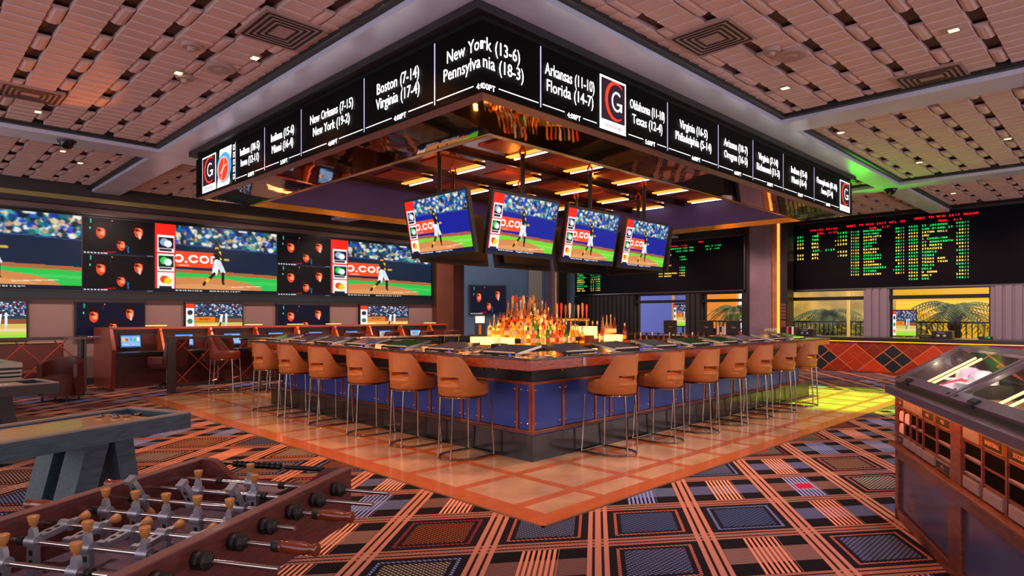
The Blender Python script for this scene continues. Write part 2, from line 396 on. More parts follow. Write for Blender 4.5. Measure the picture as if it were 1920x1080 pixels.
# ------------------------------------------------------------------ carpet
cm = mat('plaid_carpet', '201c24', .95, spec=.1)
g = G(cm); X, Y, Z = g.xy()
dx = g.m('SUBTRACT', X, 3.46); dy = g.m('SUBTRACT', Y, 2.65)
P = g.m('SUBTRACT', g.m('MULTIPLY', dx, .8192), g.m('MULTIPLY', dy, 1.0633))
Q = g.m('ADD', g.m('MULTIPLY', dx, .7931), g.m('MULTIPLY', dy, 1.0981))
fp = g.m('FRACT', P); fq = g.m('FRACT', Q); ip = g.m('FLOOR', P); iq = g.m('FLOOR', Q)
def band(c, t, k=1): # 1 when |c - t| < k
    return g.m('LESS_THAN', g.m('ABSOLUTE', g.m('SUBTRACT', c, t)), k)
def near_int(fr):     # distance to the nearest integer
    return g.m('MINIMUM', fr, g.m('SUBTRACT', 1, fr))
dp = near_int(fp); dq = near_int(fq)
rnd = g.white(g.vec3(ip, iq, 0)); rnd2 = g.white(g.vec3(ip, iq, 7.3)); rnd3 = g.white(g.vec3(ip, iq, 3.1))
cols = {}
def pick(r, seq):
    out = seq[0]
    for i, c in enumerate(seq[1:]): out = g.mix(g.m('GREATER_THAN', r, (i + 1) / len(seq)), out, c)
    return out
cc = pick(rnd, ['a87c5c', '6c7aa4', '98501c', 'a89c90', '4c6898', 'a07860', '8c867e'])
# woven cell centre: fine diagonal dashes
diag = g.m('FRACT', g.m('MULTIPLY', g.m('ADD', fp, fq), 24)); diag2 = g.m('FRACT', g.m('MULTIPLY', g.m('SUBTRACT', fp, fq), 17))
dash = g.m('MULTIPLY', g.m('GREATER_THAN', diag, .5), g.m('GREATER_THAN', diag2, .3))
hp = g.m('ABSOLUTE', g.m('SUBTRACT', fp, .5)); hq = g.m('ABSOLUTE', g.m('SUBTRACT', fq, .5)); hm = g.m('MAXIMUM', hp, hq)
inner = g.m('MULTIPLY', g.m('LESS_THAN', hm, .27), dash)
col = g.mix(inner, '1c1820', cc)
frame = g.m('MULTIPLY', band(hm, .325, .014), g.m('GREATER_THAN', g.m('FRACT', g.m('MULTIPLY', g.m('ADD', fp, g.m('MULTIPLY', fq, 1)), 24)), .4))
fcol = pick(rnd2, ['d88850', '7088c0', 'c07058', '8c3040'])
col = g.mix(frame, col, fcol)
# cross cells: thin multi stripes through the middle and a wide muted band
isx = g.m('GREATER_THAN', rnd3, .55)
stp = g.m('MULTIPLY', g.m('LESS_THAN', hp, .16), g.m('GREATER_THAN', g.m('FRACT', g.m('MULTIPLY', fp, 22)), .45))
bandq = g.m('MULTIPLY', g.m('LESS_THAN', hq, .17), g.m('GREATER_THAN', g.m('FRACT', g.m('MULTIPLY', fq, 40)), .3))
xc = g.mix(bandq, '161419', pick(rnd2, ['5c648c', '7c5c54', '5c6c90', '8c6c60']))
xc = g.mix(stp, xc, pick(rnd, ['d88c6c', '7c8cc8', 'e09878', '8c98d0']))
col = g.mix(isx, col, xc)
# main plaid stripes (three bars each way)
def bars(d, fr):
    a = g.m('LESS_THAN', d, .094); b = g.m('GREATER_THAN', g.m('ABSOLUTE', g.m('SUBTRACT', d, .040)), .012)
    return g.m('MULTIPLY', a, b)
bp_ = bars(dp, fp); bq_ = bars(dq, fq)
base_in = g.m('MAXIMUM', g.m('LESS_THAN', dp, .098), g.m('LESS_THAN', dq, .098))
col = g.mix(base_in, col, '2c1a1c')
wv = g.m('GREATER_THAN', g.m('FRACT', g.m('MULTIPLY', g.m('ADD', P, Q), 30)), .2)
sal = g.mix(g.m('GREATER_THAN', g.white(g.vec3(g.m('FLOOR', g.m('ADD', P, .5)), 0, 2)), .3), '90686a', 'a47060')
col = g.mix(g.m('MULTIPLY', bq_, wv), col, sal)
col = g.mix(bp_, col, 'b47c66')
# rare red squares
redc = g.m('MULTIPLY', g.m('GREATER_THAN', rnd, .9), g.m('LESS_THAN', hm, .1)); col = g.mix(redc, col, 'b01838')
g.nt.links.new(col, g.b.inputs['Base Color'])
struct(MB().box((-6, -6, -.1), (21.5, 18, 0)).build('floor', cm))

# polished tile apron round the bar
tm = mat('stone_and_wood_tiles', 'c08c5c', .26, coat=.18)
g = G(tm); X, Y, Z = g.xy()
def cellf(v, off, pitch): return g.m('FRACT', g.m('DIVIDE', g.m('SUBTRACT', v, off), pitch))
a_ = cellf(X, 3.615, .745); b_ = cellf(Y, 3.605, .745)
strip = g.m('MAXIMUM', g.m('GREATER_THAN', g.m('ABSOLUTE', g.m('SUBTRACT', a_, .5)), .43), g.m('GREATER_THAN', g.m('ABSOLUTE', g.m('SUBTRACT', b_, .5)), .43))
border = g.m('MAXIMUM', g.m('LESS_THAN', X, 3.62), g.m('LESS_THAN', Y, 3.32))
n1 = g.noise(g.vec, 2.3, 8)
r_ = g.nt.nodes.new('ShaderNodeMapRange'); r_.inputs[1].default_value = .35; r_.inputs[2].default_value = .65; g.nt.links.new(n1, r_.inputs[0])
st = g.mix(r_.outputs[0], 'c8a480', 'a8845c')
wdn = g.mix(g.noise(g.vec3(g.m('MULTIPLY', X, 3), g.m('MULTIPLY', Y, 3)), 3), 'c06c34', 'a4541c')
g.nt.links.new(g.mix(g.m('MAXIMUM', strip, border), st, wdn), g.b.inputs['Base Color'])
struct(MB().box((3.44, 3.14, 0), (14.1, 13.35, .006)).build('floor_tiles', tm))
o_ = MB().box((3.42, 3.12, 0), (14.12, 3.14, .008)).box((3.42, 3.12, 0), (3.44, 13.37, .008)).box((14.1, 3.12, 0), (14.12, 13.37, .008)).build('trim_1', mat('tile_edge', 'a87858', .3, .6)); struct(o_)

# ------------------------------------------------------------------ ceiling
TILE = mat('ceiling_tile', 'd2b2ac', .75)
TILED = mat('ceiling_joint', '5c4038', .8)
ZC = 4.40
struct(MB().box((-6, -6, ZC + .08), (21.5, 18, ZC + .2)).build('ceiling', TILED))
def tile_panel(u0, u1, v0, v1, along, off=(1.17, 8.0)):
    mb = MB(); PT, LT, J = .456, .425, .15
    # along='v': joint columns run along v
    if along == 'v': a0, a1, b0, b1 = u0, u1, v0, v1; oa, ob = off
    else: a0, a1, b0, b1 = v0, v1, u0, u1; ob, oa = off
    def P3(a, b, z): return (a, b, z) if along == 'v' else (b, a, z)
    i0 = math.floor((a0 - oa) / PT); i1 = math.ceil((a1 - oa) / PT); j0 = math.floor((b0 - ob) / LT); j1 = math.ceil((b1 - ob) / LT)
    H = ZC
    def cl(x, lo, hi): return max(lo, min(hi, x))
    for i in range(i0, i1 + 1):
        for j in range(j0, j1 + 1):
            xa = cl(oa + i * PT + J / 2, a0, a1); xb = cl(oa + (i + 1) * PT - J / 2, a0, a1); yb0 = cl(ob + j * LT, b0, b1); yb1 = cl(ob + (j + 1) * LT, b0, b1)
            if yb1 - yb0 < .04: continue
            if xb - xa > .04:
                # pillow tile: two tilted leaves with a seam
                ym = (yb0 + yb1) / 2; e = .007
                for (p, q) in ((yb0, ym), (ym, yb1)):
                    pts = [P3(xa, p + e, H), P3(xb, p + e, H), P3(xb, q, H + .011), P3(xa, q, H + .011), P3(xa, p, H + .08), P3(xb, p, H + .08), P3(xb, q - e, H + .08), P3(xa, q - e, H + .08)]
                    mb.add(pts, [(0, 1, 2, 3), (3, 2, 6, 7), (0, 3, 7, 4), (2, 1, 5, 6), (1, 0, 4, 5)], 0)
            ja, jb = cl(oa + i * PT - J / 2, a0, a1), cl(oa + i * PT + J / 2, a0, a1)
            if jb - ja > .03:
                if (i + j) % 2 == 0:
                    n = 5; base = len(mb.v); ring = []
                    vs = []
                    for q in (yb0 + .02, yb1 - .02):
                        for k in range(n + 1):
                            w = PI * k / n; vs.append(P3((ja + jb) / 2 - (jb - ja) / 2 * math.cos(w), q, H + .05 - .05 * math.sin(w)))
                    mb.add(vs, [(k, k + 1, n + 2 + k, n + 1 + k) for k in range(n)] + [tuple(range(n + 1)), tuple(range(2 * n + 1, n, -1))], 0)
                else:
                    mb.add([P3(ja, yb0 + .02, H + .055), P3(jb, yb0 + .02, H + .055), P3(jb, yb1 - .02, H + .075), P3(ja, yb1 - .02, H + .075)], [(0, 1, 2, 3)], 1)
    o = mb.build('ceiling_tiles', [TILE, TILED]); struct(o)
BU = [(3.3, 3.84), (9.15, 9.7), (15.2, 15.75)]; BV = [(3.72, 4.16), (11.76, 12.35)]
gp = .09
us = [-2.5] ; 
tile_panel(-2.2, 3.3 - gp, -1, 11.76 - gp, 'v'); tile_panel(-2.2, 3.3 - gp, 12.35 + gp, 16.4, 'v')
tile_panel(3.84 + gp, 9.15 - gp, 12.35 + gp, 16.4, 'v'); tile_panel(9.7 + gp, 15.2 - gp, 12.35 + gp, 16.4, 'v')
tile_panel(3.84 + gp, 9.15 - gp, -1.5, 3.72 - gp, 'u', (6.82, 2.08)); tile_panel(9.7 + gp, 15.2 - gp, -1.5, 3.72 - gp, 'u', (6.82, 2.08))
tile_panel(15.75 + gp, 19.6, -1.5, 3.72 - gp, 'u', (6.82, 2.08)); tile_panel(15.75 + gp, 19.6, 4.16 + gp, 11.76 - gp, 'u', (6.82, 2.08))
tile_panel(14.3, 15.2 - gp, 4.16 + gp, 11.76 - gp, 'u', (6.82, 2.08))
k = 1
for (a, b) in BU:
    for (p, q) in (((-5, 17),) if a < 4 else ((-5, 3.72), (12.35, 17)) if a < 15 else ((-5, 17),)):
        k += 1; struct(MB().box((a, p, 4.3), (b, q, 4.46)).build('trim_%d' % k, BEAM))
        k += 1; struct(MB().box((a - gp, p, 4.36), (a - .002, q, 4.47)).box((b + .002, p, 4.36), (b + gp, q, 4.47)).build('trim_%d' % k, BEAMD))
for (a, b) in BV:
    k += 1; struct(MB().box((-5, a, 4.302), (20, b, 4.46)).build('trim_%d' % k, BEAM))
    k += 1; struct(MB().box((-5, a - gp, 4.362), (20, a - .002, 4.47)).box((-5, b + .002, 4.362), (20, b + gp, 4.47)).build('trim_%d' % k, BEAMD))

# air vents, speakers, downlights, sensors and cameras on the ceiling
VENT = mat('vent_metal', 'a48680', .6); SLOT = mat('vent_slot', '241a18', .8)
def vent(u, v, w, l, label, rz=0, partial=False):
    t = thing('ceiling_vent', label, 'vent', (u, v, ZC - .005), rz)
    f = MB(); s = MB(); N = 4
    f.box((-w/2, -l/2, -.008), (w/2, l/2, .03)); f.build('frame', VENT, t)
    for i in range(N):
        a = w / 2 - .05 - i * .055; b = l / 2 - .05 - i * .055 * (1 if not partial else .5)
        for sgn in (-1, 1):
            s.box((-a, sgn * b - .012, -.012), (a, sgn * b + .012, -.009)); s.box((sgn * a - .014, -b, -.012), (sgn * a + .014, b, -.009))
    s.build('slots', SLOT, t)
vent(2.83, 6.12, .64, .72, 'square louvred ceiling vent above the left end of the scoreboard band')
vent(1.34, 10.13, .66, .6, 'louvred ceiling vent near the left edge of the photo')
vent(6.03, 3.16, .66, .68, 'square louvred ceiling vent right of the centre, nearest to the scoreboard band')
vent(8.88, 1.83, .6, .7, 'louvred ceiling vent on the right beside the ceiling beam')
vent(2.3, 4.6, .6, .55, 'louvred ceiling vent cut by the top edge of the photo')
vent(5.9, 13.3, .5, .6, 'small far ceiling vent left of the lit scoreboard corner')
LAMPG = mat('downlight_glass', 'ffe9a0', .4, emit=5, ecol='ffdf80')
def pix(px, py, h):
    al = R(45.19); x = (px - 960) / 1187; kk = -(py - 592) / 1187; t = (h - 1.55) / kk
    return (math.cos(al) + x * math.sin(al)) * t, (math.sin(al) - x * math.cos(al)) * t
DLS = [(2.905, 6.94, 'left of the scoreboard band, nearest'), (2.45, 8.0, 'left ceiling panel, second from the scoreboard band'), (1.53, 10.9, 'at the left edge above the shuffleboard'),
       (7.55, 1.37, 'right ceiling panel, nearest'), (7.98, 3.2, 'right ceiling panel beside the scoreboard band'), (10.53, 3.37, 'beyond the right cross beam, nearest the scoreboard'),
       (11.6, 1.2, 'beyond the right cross beam at the far right'), (12.8, 1.6, 'beyond the right cross beam, farther one at the right'), (13.6, 3.0, 'beyond the right cross beam, farthest'), (17.6, 3.2, 'in the far right ceiling panel'),
       (2.6, 14.0, 'in the far left ceiling panel'), (2.2, 13.2, 'in the far left ceiling panel, nearer one'), (5.3, 14.6, 'in the ceiling beyond the left end of the scoreboard')]
dl = None
for i, (u, v, d) in enumerate(DLS):
    if dl is None:
        dl = thing('downlight', 'small square lit ceiling downlight ' + d, 'downlight', (u, v, ZC - .002), 0, 'square ceiling downlights')
        MB().box((-.05, -.06, -.012), (.05, .06, .01)).build('bezel', VENT, dl); MB().box((-.034, -.042, -.016), (.034, .042, -.012)).build('lamp_glass', LAMPG, dl)
    else: dup(dl, (u, v, ZC - .002), 0, 'small square lit ceiling downlight ' + d)
def disc(u, v, r, name, label, cat, dz=0):
    t = thing(name, label, cat, (u, v, ZC)); MB().lathe([(r * .9, -.035), (r, -.02), (r, .02)], 24).build('cover', VENT, t, smooth=True)
    MB().lathe([(r * .3, -.05 - dz), (r * .45, -.035)], 16).build('centre', VENT, t)
disc(2.75, 7.5, .16, 'ceiling_speaker', 'round ceiling speaker grille left of the scoreboard band', 'speaker'); disc(7.0, 2.75, .17, 'ceiling_speaker', 'round ceiling speaker grille on the right ceiling', 'speaker')
disc(2.3, 7.1, .1, 'smoke_detector', 'round smoke detector beside the left ceiling vent', 'detector', .02); disc(6.75, 2.85, .09, 'smoke_detector', 'round smoke detector beside the right ceiling speaker', 'detector', .02)
disc(2.55, 8.1, .1, 'fire_sprinkler', 'round sprinkler cover between two left downlights', 'sprinkler', .03)
def dome(u, v, z, label):
    t = thing('security_camera', label, 'camera', (u, v, z)); MB().lathe([(.12, -.03), (.13, 0)], 20).build('mount', DARK, t)
    MB().lathe([(.01, -.13), (.05, -.12), (.085, -.085), (.1, -.03)], 20).build('dome', mat('dome_glass', '101014', .08), t, smooth=True)
dome(2.05, 12.0, 4.3, 'black dome security camera under the left ceiling beam'); dome(15.5, 3.95, 4.3, 'black dome security camera on the green lit ceiling beam'); dome(7.4, 15.0, 4.38, 'small black dome camera on the ceiling above the wall screens')

# ------------------------------------------------------------------ walls
WALLB = mat('taupe_wall', '8c7068', .7); WALLD = mat('dark_cornice', '3c3438', .6); GOLDT = mat('brass_cornice', 'a89a60', .4, .3)
struct(MB().box((-5, 17, 0), (13.6, 17.3, ZC + .1)).build('wall_left', WALLB))
struct(MB().box((-5, 16.6, 4.2), (13.6, 17, ZC + .08)).box((-5, 16.8, 4.0), (13.6, 17, 4.1)).build('trim_20', WALLD))
struct(MB().box((-5, 16.72, 4.1), (13.6, 16.99, 4.2)).build('trim_21', GOLDT))
struct(MB().box((-5, 16.97, 0), (13.6, 16.999, .14)).build('baseboard_left', WALLD))
# rusty pier at the end of the screens, then the blue diagonal wall
struct(MB().prism([(13.1, 16.75), (13.82, 16.75), (13.82, 18.5), (13.1, 18.5)], 0, ZC + .08).build('wall_pier_front', mat('rust_pier', '7c4c38', .3, .3, noise=.3, nscale=1.2, ncol2='6c4438')))
struct(MB().prism([(13.83, 17.2), (14.68, 17.2), (14.68, 18.5), (13.83, 18.5)], 0, ZC + .08).build('wall_pier_rear', mat('dark_rust_pier', '4c2420', .4)))
struct(MB().prism([(15.3, 19.6), (20.6, 16.4), (20.8, 16.7), (15.5, 19.9)], 0, ZC + .08).build('wall_back', mat('slate_blue_wall', '54687c', .6, noise=.15, nscale=.8)))
# odds wall
struct(MB().box((20.32, -3, 2.3), (20.7, 17.6, ZC + .1)).build('wall_right', mat('dark_brown_wall', '2c2426', .6)))
# ------------------------------------------------------------------ video wall and small televisions on the left wall
FR = mat('screen_bezel', '101216', .4)
bb_me = screen_mesh('wall_baseball_screen', baseball(216, 120), 3.34, 1.66)
pk_me = screen_mesh('wall_card_game_screen', poker(110, 70), 1.48, .82)
def wall_panel(u0, u1, kind, label):
    w = u1 - u0; t = thing('video_wall_screen', label, 'screen', ((u0 + u1) / 2, 16.93, 2.10))
    MB().box((-w / 2 - .01, .005, -.02), (w / 2 + .01, .068, 1.72)).build('housing', FR, t)
    if kind == 'bb':
        o = screen_obj(bb_me, SCRW, t, (0, 0, .03)); o.scale = (w / 3.34, 1, 1)
    else:
        for z in (.03, .87):
            o = screen_obj(pk_me, SCRW, t, (0, 0, z)); o.scale = (w / 1.48, 1, 1)
    return t
wall_panel(-1.9, .06, 'pk', 'wall screen off the left edge of the video wall')
wall_panel(.08, 3.17, 'bb', 'big wall screen with the baseball picture cut by the left edge of the photo')
wall_panel(3.19, 4.63, 'pk', 'dark wall screen with two stacked card players pictures, left one of the video wall')
wall_panel(4.66, 7.69, 'bb', 'big wall screen with the running baseball player between the two dark stacked pictures')
wall_panel(7.71, 9.31, 'pk', 'dark wall screen with two stacked card players pictures, right one of the video wall')
wall_panel(9.33, 13.0, 'bb', 'big wall screen with the baseball player at the right end of the video wall')
tag(MB().box((-2, 16.86, 1.93), (13.08, 16.995, 2.07)).box((-2, 16.88, 3.83), (13.08, 16.995, 3.87)).box((13.01, 16.88, 2.07), (13.08, 16.995, 3.83)).build('video_wall_frame', mat('teal_black_frame', '0c1a20', .35)), 'dark frame around the long row of video wall screens', 'frame')
day_me = screen_mesh('small_baseball_screen', dayball(150, 84), 1.42, .82)
pks_me = screen_mesh('small_card_game_screen', poker(120, 70, blue=True), 1.42, .82)
for (u0, u1, kd, lb) in ((1.0, 2.2, 'd', 'flat television with the daytime baseball game cut by the left photo edge'), (3.04, 4.45, 'p', 'flat dark blue television of card players behind the wooden end panel'),
                         (5.32, 6.77, 'd', 'flat television with daytime baseball, second one from the left'), (7.68, 9.28, 'p', 'flat dark television of card players right of the second baseball television'), (10.27, 12.08, 'd', 'flat television with daytime baseball at the right, above the row of game machines')):
    w = u1 - u0; t = thing('wall_television', lb, 'television', ((u0 + u1) / 2, 16.9, 1.02))
    MB().box((-w / 2, .004, 0), (w / 2, .095, .87)).build('bezel', FR, t, bevel=.006)
    o = screen_obj(day_me if kd == 'd' else pks_me, SCRW, t, (0, 0, .035)); o.scale = ((w - .06) / 1.42, 1, .97)
    MB().tube([(w / 2 - .1, -.002, .015), (w / 2 - .06, -.002, .015)], .003, 5).build('power_light', WHITE, t)
# television on the blue wall
t = thing('wall_television', 'flat television hung alone on the slate blue wall behind the bottles', 'television', (16.98, 18.44, 1.56), math.atan2(16.4 - 19.6, 20.6 - 15.3))
MB().box((-.76, -.0, 0), (.76, .08, 1.22)).build('bezel', FR, t)
o = screen_obj(pks_me, SCRW, t, (0, -.01, .05)); o.scale = (1.0, 1, 1.37)

# ------------------------------------------------------------------ odds boards
def board(name, label, v_left, v_right, z0, z1):
    t = thing(name, label, 'scoreboard', (20.2, (v_left + v_right) / 2, z0), -PI / 2)
    w = v_left - v_right
    MB().box((-w / 2, 0, 0), (w / 2, .11, z1 - z0)).build('screen_panel', mat('dark_led_panel', '06050c', .5, emit=.03, ecol='100c28', spec=.1), t)
    MB().box((-w / 2 - .05, -.03, -.05), (w / 2 + .05, .11, -.002)).box((-w / 2 - .05, -.03, z1 - z0 + .002), (w / 2 + .05, .11, z1 - z0 + .06)).box((-w / 2 - .06, -.03, -.05), (-w / 2 - .005, .11, z1 - z0 + .06)).box((w / 2 + .005, -.03, -.05), (w / 2 + .06, .11, z1 - z0 + .06)).build('frame', mat('board_frame', '5c5458', .25, .7), t)
    return t
B1 = board('odds_board', 'long dark odds board with rows of team names on the right', 7.93, -1.5, 2.36, 4.36)
cx1 = (7.93 - 1.5) / 2
r1 = MB(); g1 = MB(); y1 = MB()
def put(mb, s, v, z, size=.085, align='l', mono=None, org=cx1, z0=2.36): text(mb, s, (org - v), z - z0, size, align, y=-.004, mono=(mono or size * .86), bold=.004)
def X1(v): return v
hdr = [('SERIES PRICE', 6.95, 4.15), ('THU, 4/27', 6.85, 4.04), ('ODDS TO WIN 2017 NFL CH', 5.55, 4.18), ('SUN, 2/5', 5.45, 4.07), ('ODDS TO WIN 2017 NCAAM', 3.85, 4.22), ('MON, 4/3', 3.75, 4.10)]
for s_, v_, z_ in hdr: put(r1, s_, v_, z_ - .02, .082, 'c', mono=.066)
for i, (a_, b_, c_) in enumerate((('551', 'IND', ''), ('552', 'TOR', ''), ('557', 'DAL', ''), ('558', 'OKC', ''), ('', '', 'SAT, 4/29'), ('565', 'BOS', ''), ('566', 'ATL', ''))):
    z_ = 3.95 - i * .112; mb = g1 if i in (0, 1, 4) else y1
    put(mb, a_, 7.74, z_); put(mb, b_, 7.30, z_); put(mb, c_, 7.28, z_)
for i, s_ in enumerate(('+185', '-230', '+1100', '-2500', '', '+550', '-900')):
    if s_: put(g1 if i < 2 else y1, s_, 6.28, 3.98 - i * .112, align='r')
C2 = [('DOLPHINS', '85/1'), ('VIKINGS', '28/1'), ('PATRIOTS', '6/1'), ('SAINTS', '75/1'), ('GIANTS', '18/1'), ('JETS', '40/1'), ('RAIDERS', '35/1'), ('EAGLES', '50/1'), ('STEELERS', '10/1'), ('CHARGERS', '60/1'), ('49ERS', '85/1'), ('SEAHAWKS', '8/1'), ('BUCCANEERS', '60/1'), ('TITANS', '100/1'), ('REDSKINS', '50/1')]
for i, (n_, o_) in enumerate(C2):
    z_ = 3.98 - i * .0895; mb = y1 if (i // 2) % 2 else g1
    put(mb, str(7118 + i), 6.2, z_, .07); put(mb, n_, 5.86, z_, .07); put(mb, o_, 4.8, z_, .07, 'r')
C3 = [('ST JOSEPHS', '500/1'), ('SAN DIEGO ST', '150/1'), ('SETON HALL', '60/1'), ('SMU', '100/1'), ('S CAROLINA', '200/1'), ('ST BONAVENTU', '500/1'), ('ST MARYS', '200/1'), ('SYRACUSE', '60/1'), ('TEMPLE', '300/1'), ('TEXAS', '40/1'), ('TEXAS A&M', '125/1'), ('TEXAS TECH', '300/1'), ('TULSA', '500/1'), ('UCLA', '40/1'), ('U CONN', '50/1'), ('UNLV', '300/1'), ('USC', '100/1')]
for i, (n_, o_) in enumerate(C3):
    z_ = 3.99 - i * .0905; mb = y1 if (i // 2) % 2 else g1
    put(mb, str(4552 + i), 4.72, z_, .07); put(mb, n_, 4.40, z_, .07); put(mb, o_, 3.32, z_, .07, 'r')
r1.build('red_lettering', REDTX, B1); g1.build('green_lettering', GRNTX, B1); y1.build('yellow_lettering', YELTX, B1)
B2 = board('odds_board', 'dark odds board partly hidden behind the hanging televisions', 17.1, 9.45, 2.42, 4.2)
cx2 = (17.1 + 9.45) / 2; r2 = MB(); g2 = MB(); y2 = MB(); rr = random.Random(4)
P2 = dict(org=cx2, z0=2.42)
NM = ['YANKEES', 'RED SOX', 'ORIOLES', 'RAYS', 'PIRATES', 'CUBS', 'MARLINS', 'PHILLIES', 'TIGERS', 'MARINERS', 'ANGELS', 'DODGERS', 'GIANTS', 'WHITE SOX', 'ROYALS', 'RED SOX', 'ATHLETICS', 'RANGERS', 'ASTROS']
for i in range(16):
    z_ = 3.86 - i * .088; mb = y2 if (i // 2) % 2 else g2
    put(mb, str(951 + i), 16.82, z_, .07, **P2); put(mb, NM[i], 16.55, z_, .07, **P2); put(mb, '%d%s' % (rr.choice([-1, 1]) * rr.randint(1, 8), '.5'), 15.85, z_, .07, **P2); put(mb, '+%d' % rr.randint(105, 180), 15.6, z_, .07, **P2)
put(r2, 'THU, 4/20', 12.35, 4.03, .07, 'c', **P2); put(r2, 'SAT, 4/22', 11.8, 4.02, .07, 'c', **P2); put(r2, 'NBA', 11.0, 4.1, .07, 'c', **P2)
for i, s_ in enumerate(('RANGERS', '',)): 
    if s_: put(g2, s_, 12.4, 3.93, .07, **P2)
for i, (a_, b_) in enumerate((('947 PHX', '201.5 +120'), ('948 CHA', '-2.5 -140'))): put(g2, '+220 ' + a_, 12.0, 3.93 - i * .1, .07, **P2); put(g2, b_, 10.85, 3.93 - i * .1, .07, **P2)
for j, (s_, c_, o_) in enumerate((('TUE, 4/25', 1, ''), ('KINGS', 0, '+350'), ('ROTORS', 0, '-1000'), ('', 0, ''), ('WED, 4/27', 1, ''), ('BLUES', 0, '+325'), ('SHARKS', 0, '+400'), ('972 PREDATORS', 1, '+255'), ('974 DUCKS', 1, '+175'))):
    if s_: put(y2 if c_ else g2, s_, 12.7, 3.72 - j * .095, .07, **P2); 
    if o_: put(y2 if c_ else g2, o_, 11.85, 3.72 - j * .095, .07, **P2)
r2.build('red_lettering', REDTX, B2); g2.build('green_lettering', GRNTX, B2); y2.build('yellow_lettering', YELTX, B2)

# ------------------------------------------------------------------ wall below the boards: corrugated piers, windows, dark panelling
PIER = mat('corrugated_grey', '8c8292', .5, .2); DKP = mat('dark_panel', '1c1a1c', .6)
k = 30
def ribs(v0, v1, m_, name='trim_'):
    global k; k += 1; mb = MB(); mb.box((20.2, min(v0, v1), .8), (20.6, max(v0, v1), 2.32)); v = min(v0, v1) + .04
    while v < max(v0, v1) - .1: mb.box((20.16, v, .8), (20.2, v + .13, 2.32)); v += .2
    struct(mb.build('%s%d' % (name, k), m_))
ribs(5.84, 5.2, PIER); ribs(2.88, 1.0, PIER); ribs(11.6, 10.98, DKP); ribs(17.6, 13.74, DKP); ribs(9.53, 8.01, DKP)
struct(MB().box((20.25, -3, 2.02), (20.5, 17.5, 2.12)).build('trim_40', DARK))
struct(MB().box((20.25, -3, 0), (20.5, 17.5, .84)).build('wall_right_lower', mat('dark_brown_wall', '2c2426', .6)))
GLASS = pane_mat('window_glass', .012)
for i, (a, b) in enumerate(((13.74, 11.6), (10.98, 9.53), (8.01, 5.84), (5.2, 2.88))):
    t = bpy.data.objects.new('window_%d' % (i + 1), None); COL.objects.link(t); t.location = (20.4, (a + b) / 2, .84); struct(t)
    w = a - b
    struct(MB().box((-.04, -w/2, 0), (.04, -w/2 + .05, 1.48)).box((-.04, w/2 - .05, 0), (.04, w/2, 1.48)).box((-.04, -w/2, 0), (.04, w/2, .05)).build('window_frame', DARK, t))
    struct(MB().box((.0, -w/2 + .05, .05), (.006, w/2 - .05, 1.48)).build('window_glass', GLASS, t))
# outdoors: lighting on the facades and post is put in as material glow
struct(MB().box((20.6, -8, -.1), (40, 30, 0)).build('floor_terrace', mat('terrace_paving', '8c6848', .8)))
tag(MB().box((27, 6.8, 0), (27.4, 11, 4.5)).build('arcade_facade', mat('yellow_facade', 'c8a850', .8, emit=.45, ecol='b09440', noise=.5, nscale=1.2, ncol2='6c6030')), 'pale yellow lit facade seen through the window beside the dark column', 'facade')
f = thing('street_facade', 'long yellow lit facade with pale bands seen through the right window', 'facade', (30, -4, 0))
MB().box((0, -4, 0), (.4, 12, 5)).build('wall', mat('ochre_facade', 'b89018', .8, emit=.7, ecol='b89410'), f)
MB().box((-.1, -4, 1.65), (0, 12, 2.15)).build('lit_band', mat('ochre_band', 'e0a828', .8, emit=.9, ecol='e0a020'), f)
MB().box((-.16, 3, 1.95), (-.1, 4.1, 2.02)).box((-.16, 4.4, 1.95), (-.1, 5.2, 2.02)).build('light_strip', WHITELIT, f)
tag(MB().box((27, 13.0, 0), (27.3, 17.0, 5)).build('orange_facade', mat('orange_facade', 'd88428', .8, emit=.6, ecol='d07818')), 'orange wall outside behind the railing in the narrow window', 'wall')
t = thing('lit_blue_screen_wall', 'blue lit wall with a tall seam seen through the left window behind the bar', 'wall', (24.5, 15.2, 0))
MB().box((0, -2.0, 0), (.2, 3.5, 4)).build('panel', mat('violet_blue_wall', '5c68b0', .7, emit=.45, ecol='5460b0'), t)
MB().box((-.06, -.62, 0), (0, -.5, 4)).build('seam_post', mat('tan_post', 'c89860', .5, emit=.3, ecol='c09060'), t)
t = thing('outdoor_television', 'bright television with green picture outside the left window', 'television', (23.0, 13.35, 1.1), -PI / 2)
MB().box((-.42, .01, 0), (.42, .08, .95)).build('bezel', FR, t); o = screen_obj(day_me, SCRW, t, (0, 0, .04)); o.scale = (.56, 1, 1.05)
MB().tube([(0, .05, -1.1), (0, .05, 0)], .04, 8).build('stand', DARK, t)
def railing(u, v0, v1, label):
    t = thing('railing', label, 'railing', (u, v0, 0)); L = v1 - v0; m_ = MB()
    m_.box((-.03, 0, 1.32), (.03, L, 1.37)).box((-.02, 0, .1), (.02, L, .14)).build('rails', DARK, t)
    n = int(L / .14); mb = MB()
    for i in range(n + 1): mb.box((-.012, i * L / n - .012, .0), (.012, i * L / n + .012, 1.34))
    mb.build('balusters', DARK, t)
railing(23, 5.6, 10.2, 'dark iron railing outside the window with the near palm')
railing(23.2, 2.0, 5.5, 'dark iron railing outside the rightmost window')
railing(22.4, 10.4, 12.3, 'dark iron railing in front of the orange wall outside')
FROND = mat('palm_green', '5c7c20', .6, noise=.4, nscale=3, ncol2='30480c'); TRUNK = mat('palm_trunk', '3c2c1c', .9, bump=.5, bscale=12)
